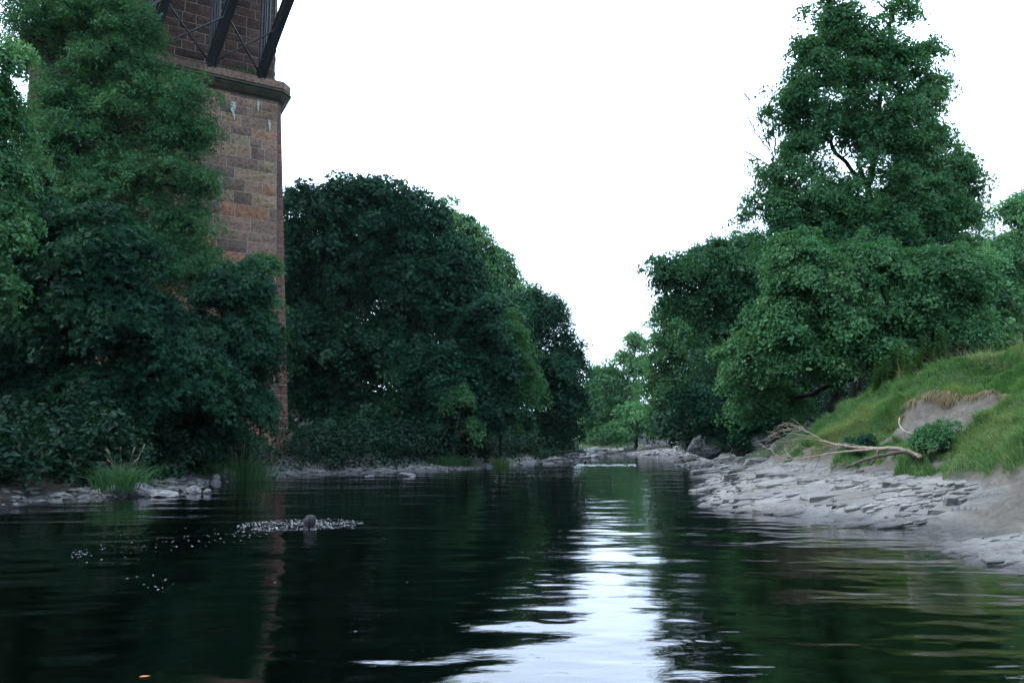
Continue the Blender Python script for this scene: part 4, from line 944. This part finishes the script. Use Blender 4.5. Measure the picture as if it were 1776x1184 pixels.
stone('boulder', 1290, 776, 26, 17, 39, 'mossy brown boulder beside the big pale domed one', 'rock_moss', 232)
stone('boulder', 1330, 770, 30, 20, 38, 'green mossy boulder sloping up to the trees behind the fallen branch', 'rock_moss', 233)
stone('boulder', 1285, 818, 22, 8, 27.5, 'dark tilted slab in the little bay behind the long shelf', 'rock_dark', 234, tilt=-.2)
# bedded slabs: the outcropping plates of the shelf and of the ledge, jointed into one surface each
def slate_mat():
    m, t, out = mat('slate'); v = objvec(t, (1.0, 1.0, 3.5)); f = attr(t, 'tone'); n1 = noise(t, 4.5, 7, 0.66, v, .4); n2 = noise(t, 22, 4, .6, v); n3 = noise(t, .8, 3, .5, v)
    c = ramp(t, f, [(0.0, (0.15, 0.15, 0.155)), (0.45, (0.25, 0.248, 0.252)), (1.0, (0.38, 0.372, 0.365))])
    c = mixc(t, ramp(t, n1, [(0.33, (1, 1, 1)), (0.5, (0, 0, 0))]), c, mixc(t, 1.0, c, (0.45, 0.45, 0.47), 'MULTIPLY'))
    c = mixc(t, math_(t, 'MULTIPLY', ramp(t, n3, [(0.5, (0, 0, 0)), (0.62, (1, 1, 1))]), .6), c, (0.20, 0.185, 0.165))
    z = N(t, 'ShaderNodeSeparateXYZ'); t.links.new(objvec(t), z.inputs[0]); w_ = N(t, 'ShaderNodeMapRange'); w_.inputs[1].default_value = .0; w_.inputs[2].default_value = .09; t.links.new(z.outputs['Z'], w_.inputs[0])
    c = mixc(t, w_.outputs[0], mixc(t, 1.0, c, (0.35, 0.36, 0.38), 'MULTIPLY'), c)
    principled(t, out, c, 0.85, bump(t, math_(t, 'ADD', n1, math_(t, 'MULTIPLY', n2, .35)), .9, .05), .25); return m
M['slate'] = slate_mat()
def slabs(n, region, seed, smin=.18, smax=1.5, far=False):
    rg = np.random.default_rng(seed); V = []; Fc = []; tn = []; k0 = 0
    xx = rg.uniform(region[0], region[1], n * 6); yy = rg.uniform(region[2], region[3], n * 6); z, rk, gr, sa = terr(xx, yy)
    ok = (rk > .45 + .3 * rg.random(len(rk))) & (z > -.07) & (z < .72) & ((yy > 30) | (yy < 12.7) | (fbm(xx * .6, yy * 1.1, 3, 61) > -.22)); xx, yy, z = xx[ok][:n], yy[ok][:n], z[ok][:n]
    L = np.exp(rg.uniform(math.log(smin), math.log(smax), len(xx))); big = fbm(xx * .5, yy * .9, 2, seed) 
    for x_, y_, z_, l, b_ in zip(xx, yy, z, L, big):
        l = l * (1 + b_); wd = min(l, 1.6) * rg.uniform(.10, .30); th = rg.uniform(.02, .05) + .03 * min(l, 1.0) * max(0, b_ + .2)
        t = nrm(np.array([.95, .34, .13]) + rg.normal(size=3) * [.05, .09, .03]); up = nrm(np.array([.05, -.20, 1.0]) + rg.normal(size=3) * .07)
        up = nrm(up - (up @ t) * t); s_ = np.cross(up, t); k = rg.integers(6, 10)
        an = np.sort((np.arange(k) + rg.uniform(-.38, .38, k)) * 2 * math.pi / k); rr_ = rg.uniform(.78, 1.12, k)
        px_ = np.sign(np.cos(an)) * np.abs(np.cos(an)) ** .7 * l / 2 * rr_; py_ = np.sign(np.sin(an)) * np.abs(np.sin(an)) ** .7 * wd / 2 * rr_
        c = np.array([x_, y_, z_ + rg.uniform(-.035, .012)])
        top = c + px_[:, None] * t + py_[:, None] * s_ + up * (rg.uniform(-.008, .008, (k, 1)))
        inn = c + (px_ * .86)[:, None] * t + (py_ * .80)[:, None] * s_ + up * .014
        bot = top - up * (th + .14); bot += (top - c) * .05
        V += [inn, top, bot]; tone = .5 + .9 * fbm(np.array(x_ * .7), np.array(y_ * 1.4), 2, 77) + rg.uniform(-.13, .13)
        Fc.append([k0 + i for i in range(k)]); tn.append(tone)
        for j in (0, 1):
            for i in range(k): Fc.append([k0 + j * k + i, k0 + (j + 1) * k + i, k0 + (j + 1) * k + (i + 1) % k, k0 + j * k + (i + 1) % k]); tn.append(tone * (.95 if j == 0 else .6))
        k0 += 3 * k
    return np.concatenate(V), Fc, tn
for nm, n_, rgn, sd_, par in (('shelf_slabs', 4200, (4.6, 10.8, 13.2, 30), 401, 'rock_shelf'), ('ledge_slabs', 900, (5.2, 10.5, 9.2, 12.6), 402, 'rock_ledge')):
    V, Fc, tn = slabs(n_, rgn, sd_); o = mesh(nm, V, Fc, M['slate'], False, bpy.data.objects[par], face_attr={'tone': tn})
V, Fc, tn = slabs(1500, (2, 18, 31, 100), 403, .4, 3.0); o = mesh('shore_slabs', V, Fc, M['slate'], False, face_attr={'tone': tn}); tag(o, kind='stuff', label='flat grey bedded rock flooring the shores farther downstream', cat='rock flats')
# small stones and gravel
rg = np.random.default_rng(55); bm = bmesh.new(); bmesh.ops.create_icosphere(bm, subdivisions=1, radius=1); bv = np.array([v.co for v in bm.verts]); bf = np.array([[v.index for v in f.verts] for f in bm.faces]); bm.free()
S = []
for k in range(1100):
    t = rg.uniform(0, len(L_) - 1.01); i = int(t); p = L_[i] + (L_[i + 1] - L_[i]) * (t - i); dd_ = nrm(L_[i + 1] - L_[i]); p = p + np.array([-dd_[1], dd_[0]]) * rg.normal(.6, .7); S.append([p[0], p[1], rg.lognormal(-2.5, .55)])
for k in range(1500):
    y_ = rg.uniform(30, 95); x_ = np.interp(y_, [30, 33, 50, 62, 78, 95], [8, 8.6, 10.3, 12.3, 14.6, 15.6]) + rg.normal(1.2, 1.6); S.append([x_, y_, rg.lognormal(-2.3, .6)])
for k in range(160):
    y_ = rg.uniform(12, 25); x_ = rg.uniform(5, 11); S.append([x_, y_, rg.lognormal(-3.9, .5)])
for k in range(500): S.append([rg.uniform(-2, 18), rg.uniform(90, 103), rg.lognormal(-1.9, .6)])
S = np.array(S); zz = terr(S[:, 0], S[:, 1])[0]; k = zz > -.12; S, zz = S[k], zz[k]
Vs = bv[None] * (1 + .25 * rg.normal(size=(len(S), len(bv), 1))) * S[:, 2][:, None, None] * np.stack([rg.uniform(.8, 1.6, len(S)), rg.uniform(.7, 1.2, len(S)), rg.uniform(.35, .7, len(S))], 1)[:, None]
Vs = Vs + np.stack([S[:, 0], S[:, 1], zz], 1)[:, None]
Fs = bf[None] + (np.arange(len(S)) * len(bv))[:, None, None]
o = mesh('gravel', Vs.reshape(-1, 3), Fs.reshape(-1, 3), M['rock'], False); o.data.materials.append(M['rock_dark']); o.data.polygons.foreach_set('material_index', np.repeat((S[:, 0] < 3) & (S[:, 1] < 60), len(bf)).astype(np.int32)); tag(o, label='loose grey stones scattered along both shores', cat='gravel', kind='stuff')  # left-bank stones take the darker copy, painting in the shade there

# ------------------------------------------------------------------ fallen branch
def zp(a, b): return (1180 + a / 2.98, 680 + b / 2.98)
rg = np.random.default_rng(12)
D0 = hit(1590, 796) - .1; D1 = D0 + 1.2; print('branch D', D0, hit(1500, 800), hit(1400, 800))
fb = empty('fallen_branch', (at(1590, 796, D0)), 'long bleached dead branch with a fan of bare twigs lying across the rock shelf', 'branch')
def limb(pts, r0, r1, nm, m='deadwood', d0=D0, d1=D1, n=26, j=.006, kk=7):
    pts = [zp(*p) for p in pts]; ds = np.linspace(d0, d1, len(pts)); Q = px_line([(p[0], p[1], d_) for p, d_ in zip(pts, ds)], None, n, j, rg)
    T = Tubes(); rr_ = np.linspace(r0, r1, n) * rg.uniform(.88, 1.12, n); T.add(Q, rr_, kk); return T, Q, nm, m
parts = [limb([(1245, 338), (1200, 315), (1160, 298), (1080, 287), (1020, 292), (940, 287), (830, 278), (740, 252)], .060, .026, 'main_limb'),
         limb([(1215, 336), (1165, 305), (1120, 312), (1050, 325), (980, 338), (905, 368), (855, 388)], .045, .030, 'lower_limb', 'deadwood_dark', D0, D0 - .1),
         limb([(1075, 290), (960, 297), (850, 306), (760, 317), (690, 332), (600, 345), (490, 356)], .030, .008, 'side_limb', 'deadwood', D0 + .3, D1 + .3),
         limb([(1022, 295), (1015, 330), (980, 376)], .032, .022, 'broken_stub', 'deadwood_dark', D0 + .2, D0 + .1, 10)]
for T, Q, nm, m in parts: T.build(nm, M[m], fb)
T = Tubes()
def twig(pts, r0=.014, r1=.004, d0=D1, d1=D1 + .8, sub=3):
    P_ = [zp(*p) for p in pts]; ds = np.linspace(d0, d1, len(P_)); Q = px_line([(p[0], p[1], d_) for p, d_ in zip(P_, ds)], None, 16, .006, rg); T.add(Q, np.linspace(r0, r1, 16), 5, False)
    for k in range(sub):
        i = rg.integers(4, 15); t = nrm(Q[i] - Q[i - 2]); e = Q[i] + (t + rg.normal(size=3) * [.3, .5, .55] + [0, 0, -.1]) * rg.uniform(.12, .35)
        T.add(bez(Q[i], (Q[i] + e) / 2 + [0, 0, .03], e, 6), np.linspace(.007, .003, 6), 4, False)
for pts in ([(740, 252), (700, 225), (640, 190), (590, 165), (540, 156), (500, 180), (465, 215)], [(700, 228), (650, 200), (600, 185), (540, 190), (490, 205), (450, 240)], [(690, 232), (620, 215), (560, 210), (500, 225), (440, 262)], [(740, 255), (680, 240), (600, 240), (540, 255), (480, 262)],
            [(780, 268), (700, 245), (640, 235), (580, 240), (530, 270)], [(820, 285), (760, 300), (690, 318), (610, 335), (560, 345)], [(560, 350), (500, 330), (470, 300), (425, 278)], [(650, 205), (600, 175), (560, 170), (520, 172)], [(600, 240), (560, 262), (520, 300), (500, 330)],
            [(700, 285), (660, 290), (620, 280), (560, 300)], [(690, 335), (660, 360), (635, 390), (640, 418)], [(720, 320), (715, 350), (700, 385)], [(850, 365), (800, 372), (760, 395), (740, 420)], [(835, 285), (790, 275), (740, 283), (690, 300), (640, 300)], [(600, 345), (560, 330), (540, 300), (545, 285)],
            [(500, 205), (470, 225), (455, 225)], [(640, 190), (610, 200), (560, 195), (520, 205), (470, 230)], [(960, 290), (900, 270), (860, 262), (800, 262)]):
    twig(pts, r0=.013 if len(pts) > 5 else .009)
T.build('twigs', M['deadwood'], fb)
Ds = hit(1575, 752); T = Tubes(); Q = px_line([(1560, 724, Ds + .1), (1558, 735, Ds + .05), (1568, 748, Ds - .1), (1588, 753, Ds - .15), (1600, 753, Ds - .15)], None, 16); T.add(Q, np.linspace(.010, .017, 16), 6)
o = T.build('bent_stick', M['deadwood']); tag(o, 'pale bent bare stick leaning on the sandy scar left of the shrub', 'stick')
mm, t_, out_ = mat('pale_wood'); principled(t_, out_, (.36, .33, .29), .8); o.data.materials[0] = mm

# ------------------------------------------------------------------ leaf floating in the foreground
mm, t_, out_ = mat('autumn_leaf'); principled(t_, out_, (.33, .11, .04), .7)
Df = Dw(1155); lv = [[-.035, 0, 0], [-.015, .016, .004], [.015, .015, .003], [.038, 0, .006], [.015, -.015, .004], [-.015, -.016, .003]]
o = mesh('floating_leaf', [(a, b, c + .001) for a, b, c in lv] + [(a, b, c) for a, b, c in lv], [[0, 5, 4, 3, 2, 1], [6, 7, 8, 9, 10, 11]] + [[i, (i + 1) % 6, (i + 1) % 6 + 6, i + 6] for i in range(6)], mm)
o.location = (X(278, Df), Df, float(water_h(np.array([X(278, Df)]), np.array([Df]))[0]) + .002); tag(o, 'small orange leaf floating on the dark water in the lower left', 'leaf')

# ------------------------------------------------------------------ swimmers
mm, t_, out_ = mat('skin'); nz_ = noise(t_, 8, 3, .5, objvec(t_))
sp = principled(t_, out_, ramp(t_, nz_, [(.3, (.50, .30, .22)), (.7, (.62, .40, .30))]), .45, spec=.5); M['skin'] = mm
mm, t_, out_ = mat('wet_hair'); nz_ = noise(t_, 9, 5, .65, objvec(t_, (3, 3, .35)))
principled(t_, out_, ramp(t_, nz_, [(.35, (.012, .011, .016)), (.65, (.07, .06, .07))]), .5, bump(t_, nz_, .8, .01), .12); M['hair'] = mm
def skinned(edges_chains, sub=1):
    """chains: lists of (point, radius); first point of each chain may repeat an earlier one"""
    pts = []; rad_ = []; ed = []; key = {}
    for ch in edges_chains:
        prev = None
        for p, r_ in ch:
            kq = tuple(np.round(p, 4))
            if kq not in key: key[kq] = len(pts); pts.append(p); rad_.append(r_)
            i = key[kq]
            if prev is not None: ed.append((prev, i))
            prev = i
    me = bpy.data.meshes.new('tmp'); me.from_pydata([tuple(map(float, p)) for p in pts], ed, []); o = bpy.data.objects.new('tmp', me); C.objects.link(o)
    mod = o.modifiers.new('s', 'SKIN'); 
    for v, r_ in zip(me.skin_vertices[0].data, rad_): v.radius = (r_, r_)
    me.skin_vertices[0].data[0].use_root = True
    md = o.modifiers.new('u', 'SUBSURF'); md.levels = sub; md.render_levels = sub
    dg = bpy.context.evaluated_depsgraph_get(); ev = o.evaluated_get(dg); m2 = ev.to_mesh()
    V = np.array([v.co[:] for v in m2.vertices]); Fc = [list(p.vertices) for p in m2.polygons]
    ev.to_mesh_clear(); bpy.data.objects.remove(o); return V, Fc
def build_person():
    # swimming breaststroke along +X, water surface at z = 0, head up
    A = np.array
    hip = A([-.62, 0, -.30]); spine = A([-.40, 0, -.235]); chest = A([-.17, 0, -.165]); neck0 = A([-.045, 0, -.085]); neck1 = A([.0, 0, -.02])
    ch = [[(hip, .125), (spine, .115), (chest, .135), (neck0, .075), (neck1, .058)]]
    for s in (-1, 1):
        ch.append([(hip, .125), (A([-.72, .10 * s, -.34]), .095), (A([-1.05, .20 * s, -.45]), .062), (A([-1.40, .17 * s, -.50]), .050), (A([-1.52, .16 * s, -.52]), .036), (A([-1.66, .18 * s, -.58]), .03)])
        up_ = .06 if s < 0 else 0.0; wr_ = A([.40, .13 * s, -.035 + up_ * .8])
        ch.append([(chest, .135), (A([-.10, .175 * s, -.13]), .062), (A([.10, .27 * s, -.12 + up_ * .5]), .044), (A([.22, .22 * s, -.065 + up_ * .8]), .038), (wr_, .026), (A([.46, .125 * s, -.02 + up_]), .028)])
    V, Fc = skinned(ch, 2)
    VV = [V]; FF = [[f for f in Fc]]; n = len(V)
    for s in (-1, 1):      # hands: palm and five fingers, slightly curled
        p0 = A([.46, .125 * s, -.02 + (.06 if s < 0 else 0)])
        for k, (oy, ln) in enumerate(((-.030, .062), (-.011, .075), (.009, .080), (.028, .070))):
            b = p0 + [.035, oy, 0]; chn = [[(p0 + [-.01, oy * .6, 0], .011), (b, .011), (b + [ln * .45, oy * .2, .004], .009), (b + [ln * .75, oy * .25, -.004], .0085), (b + [ln, oy * .28, -.016], .0065)]]
            v, f = skinned(chn, 1); VV.append(v); FF.append([[i + n for i in q_] for q_ in f]); n += len(v)
        b = p0 + [-.005, -.036 * s, 0]; v, f = skinned([[(p0 + [-.015, -.02 * s, 0], .013), (b, .012), (b + [.028, -.018 * s, -.004], .010), (b + [.050, -.022 * s, -.008], .008)]], 1); VV.append(v); FF.append([[i + n for i in q_] for q_ in f]); n += len(v)
    # head with face, facing +X
    bm = bmesh.new(); bmesh.ops.create_uvsphere(bm, u_segments=40, v_segments=28, radius=1); v = np.array([q_.co[:] for q_ in bm.verts]); f = [[q_.index for q_ in p.verts] for p in bm.faces]; bm.free()
    x_, y_, z_ = v[:, 0], v[:, 1], v[:, 2]; fr = np.clip(x_, 0, 1)
    w = v * [.095, .074, .115]
    w[:, 1] *= 1 - .28 * sstep(-.2, -1, z_)                         # jaw narrower
    w[:, 0] -= .02 * sstep(-.2, -.9, z_) * (x_ < 0)
    g = lambda cy_, cz_, sy2, sz2: np.exp(-((y_ - cy_) / sy2) ** 2 - ((z_ - cz_) / sz2) ** 2) * (x_ > 0)
    w[:, 0] += .026 * g(0, -.18, .14, .17) + .009 * g(0, -.02, .1, .2) + .006 * g(0, .18, .5, .09) - .010 * g(.33, .02, .17, .11) - .010 * g(-.33, .02, .17, .11) + .008 * g(0, -.42, .25, .05) + .007 * g(0, -.52, .22, .05) - .005 * g(0, -.47, .3, .03) + .010 * g(0, -.78, .25, .15)
    for s in (-1, 1): w[:, 1] += s * .014 * np.exp(-((x_ + .02) / .16) ** 2 - ((z_ + .08) / .22) ** 2) * (y_ * s > 0)   # ears
    w += [.035, 0, .095]; VV.append(w); FF.append([[i + n for i in q_] for q_ in f]); n += len(w)
    me = bpy.data.meshes.new('person'); me.from_pydata([tuple(map(float, p)) for p in np.concatenate(VV)], [], [f_ for L in FF for f_ in L]); o = bpy.data.objects.new('tmp', me); C.objects.link(o)
    md = o.modifiers.new('r', 'REMESH'); md.mode = 'VOXEL'; md.voxel_size = .0048; md.use_smooth_shade = True
    sm_ = o.modifiers.new('sm', 'SMOOTH'); sm_.factor = .5; sm_.iterations = 2
    dg = bpy.context.evaluated_depsgraph_get(); me2 = bpy.data.meshes.new_from_object(o.evaluated_get(dg)); bpy.data.objects.remove(o)
    bm = bmesh.new(); bm.from_mesh(me2); bm.verts.ensure_lookup_table(); seen = np.full(len(bm.verts), -1); comps = []
    for v0 in bm.verts:
        if seen[v0.index] >= 0: continue
        st = [v0]; seen[v0.index] = len(comps); cnt_ = [v0]
        while st:
            q_ = st.pop()
            for e_ in q_.link_edges:
                w_ = e_.other_vert(q_)
                if seen[w_.index] < 0: seen[w_.index] = len(comps); st.append(w_); cnt_.append(w_)
        comps.append(cnt_)
    big_ = max(comps, key=len)
    for c_ in comps:
        if c_ is not big_: bmesh.ops.delete(bm, geom=c_, context='VERTS')
    bm.to_mesh(me2); bm.free()
    me2.name = 'person'; me2.materials.clear(); me2.materials.append(M['skin'])
    return me2
pm = build_person()
# hair: a cap over the skull that falls in wet strands to the water
nu, nv = 120, 46; U = np.linspace(0, 2 * math.pi, nu, endpoint=False); HV = []
rg = np.random.default_rng(66); strand = fbm(np.cos(U) * 9, np.sin(U) * 9, 3, 8); lock = fbm(np.cos(U) * 3, np.sin(U) * 3, 2, 18)
hc = np.array([.035, 0, .095])
for iv in range(nv):
    t = iv / (nv - 1)
    for iu, u in enumerate(U):
        face = math.cos(u); fr_ = max(0, (face - .45) / .55)                  # opening for the face at +X
        vmax = 2.6 - 1.45 * min(1, fr_ * 2.2); phi = t * vmax
        ph = min(phi, math.pi / 2); rr_ = math.sin(ph); zz_ = math.cos(ph)
        drop = max(0, phi - math.pi / 2) * .115 * (1.0 + .25 * lock[iu])
        k = 1.10 + .06 * strand[iu] * sstep(.15, .5, t) + .05 * lock[iu] * t
        HV.append([hc[0] + .097 * k * rr_ * math.cos(u) * (1 - .12 * drop / .1) - .012, .079 * k * rr_ * math.sin(u) * (1 - .1 * drop / .1), hc[2] + .125 * zz_ - drop])
HV = np.array(HV); idx = np.arange(nu * nv).reshape(nv, nu)
hq = np.stack([idx[:-1], np.roll(idx, -1, 1)[:-1], np.roll(idx, -1, 1)[1:], idx[1:]], -1).reshape(-1, 4)
hin = hc + (HV - hc) * [.90, .90, .93]; nh = len(HV)
hq2 = hq[:, ::-1] + nh; rimq = np.stack([idx[-1], np.roll(idx[-1], -1), np.roll(idx[-1], -1) + nh, idx[-1] + nh], -1)
po = bpy.data.objects.new('person', pm); C.objects.link(po)
tag(po, 'swimmer seen from behind with long wet dark hair amid rippled water', 'person')
ho = mesh('long_hair', np.vstack([HV, hin]), [hq, hq2, rimq], M['hair'], True); ho.parent = po
po.location = (-3.60, 14.40, -.02); po.rotation_euler = (0, 0, R(38)); po.scale = (1.1, 1.1, 1.05)
p2 = po.copy(); C.objects.link(p2); h2 = ho.copy(); C.objects.link(h2); h2.parent = p2
p2.location = (X(1014, 53.0), 53.0, -.0); p2.rotation_euler = (0, 0, R(10)); p2['label'] = 'tiny far swimmer with only a dark head above the water at the river bend'

# foam and bubbles of the disturbed water
mm, t_, out_ = mat('foam'); principled(t_, out_, (.26, .29, .31), .3, spec=.3); M['foam'] = mm
rg = np.random.default_rng(91); Q = []
def Wpt(px, py): D = Dw(py); return X(px, D), D
for k in range(2600):
    a = rg.uniform(0, 2 * math.pi); rr_ = math.sqrt(rg.random()); px = 528 + 108 * rr_ * math.cos(a); py = 905 + 9.5 * rr_ * math.sin(a) + (528 - px) * .035
    if rg.random() < .62: continue
    Q.append((*Wpt(px, py), rg.uniform(.003, .008)))
for k in range(120):
    f_ = rg.random(); px = 480 - 340 * f_; py = 915 + 38 * f_ + rg.normal() * (8 + 4 * f_)
    if rg.random() < f_ * .7: continue
    Q.append((*Wpt(px, py), rg.uniform(.003, .009)))
for k in range(22): px = 350 + rg.normal() * 9 - 200 + rg.uniform(0, 8); Q.append((*Wpt(px, 952 + rg.normal() * 4), rg.uniform(.003, .008)))
for k in range(14): Q.append((*Wpt(rg.uniform(240, 320), 1010 - rg.uniform(0, 25) + rg.normal() * 3), rg.uniform(.003, .008)))
for k in range(60): Q.append((*Wpt(rg.uniform(200, 1000), rg.uniform(810, 1100) if rg.random() < .3 else rg.uniform(808, 850)), rg.uniform(.003, .006)))
for k in range(110): Q.append((*Wpt(rg.uniform(850, 1005), 815 + abs(rg.normal()) * 7), rg.uniform(.005, .012)))
for k in range(260): Q.append((*Wpt(1000 + 100 * rg.random() ** 1.3, 805.3 + rg.normal() * .7), rg.uniform(.015, .05)))  # pale flecks stand in for the line of glints by the far swimmer
Q = np.array(Q); zz = water_h(Q[:, 0], Q[:, 1])
an = np.arange(6) * math.pi / 3; dome = np.array([[math.cos(a), math.sin(a), -.1] for a in an] + [[.6 * math.cos(a + .5), .6 * math.sin(a + .5), .35] for a in an] + [[0, 0, .5]])
df = [[i, (i + 1) % 6, 6 + i] for i in range(6)] + [[(i + 1) % 6, 6 + (i + 1) % 6, 6 + i] for i in range(6)] + [[6 + i, 6 + (i + 1) % 6, 12] for i in range(6)]
Vs = dome[None] * Q[:, 2][:, None, None] * np.stack([rg.uniform(.7, 2.2, len(Q)), rg.uniform(.7, 1.3, len(Q)), np.ones(len(Q))], 1)[:, None] + np.stack([Q[:, 0], Q[:, 1], zz], 1)[:, None]
Fs = np.array(df)[None] + (np.arange(len(Q)) * 13)[:, None, None]
o = mesh('foam', Vs.reshape(-1, 3), Fs.reshape(-1, 3), M['foam'], True); tag(o, label='white bubbles and flecks of foam trailing behind the swimmers, with pale flecks standing for far glints', cat='foam', kind='stuff')

# ------------------------------------------------------------------ damp valley air
hv = [(-170, -110, -8), (170, -110, -8), (170, 330, -8), (-170, 330, -8), (-170, -110, 42), (170, -110, 42), (170, 330, 42), (-170, 330, 42)]
mm = bpy.data.materials.new('haze'); mm.use_nodes = True; t_ = mm.node_tree; t_.nodes.clear(); out_ = t_.nodes.new('ShaderNodeOutputMaterial')
pv = t_.nodes.new('ShaderNodeVolumePrincipled'); pv.inputs['Color'].default_value = (.82, .90, 1.0, 1); pv.inputs['Density'].default_value = 0.00006; pv.inputs['Anisotropy'].default_value = 0.2
t_.links.new(pv.outputs[0], out_.inputs['Volume'])
o = mesh('haze', hv, [[0, 3, 2, 1], [4, 5, 6, 7], [0, 1, 5, 4], [1, 2, 6, 5], [2, 3, 7, 6], [3, 0, 4, 7]], mm); tag(o, kind='stuff')
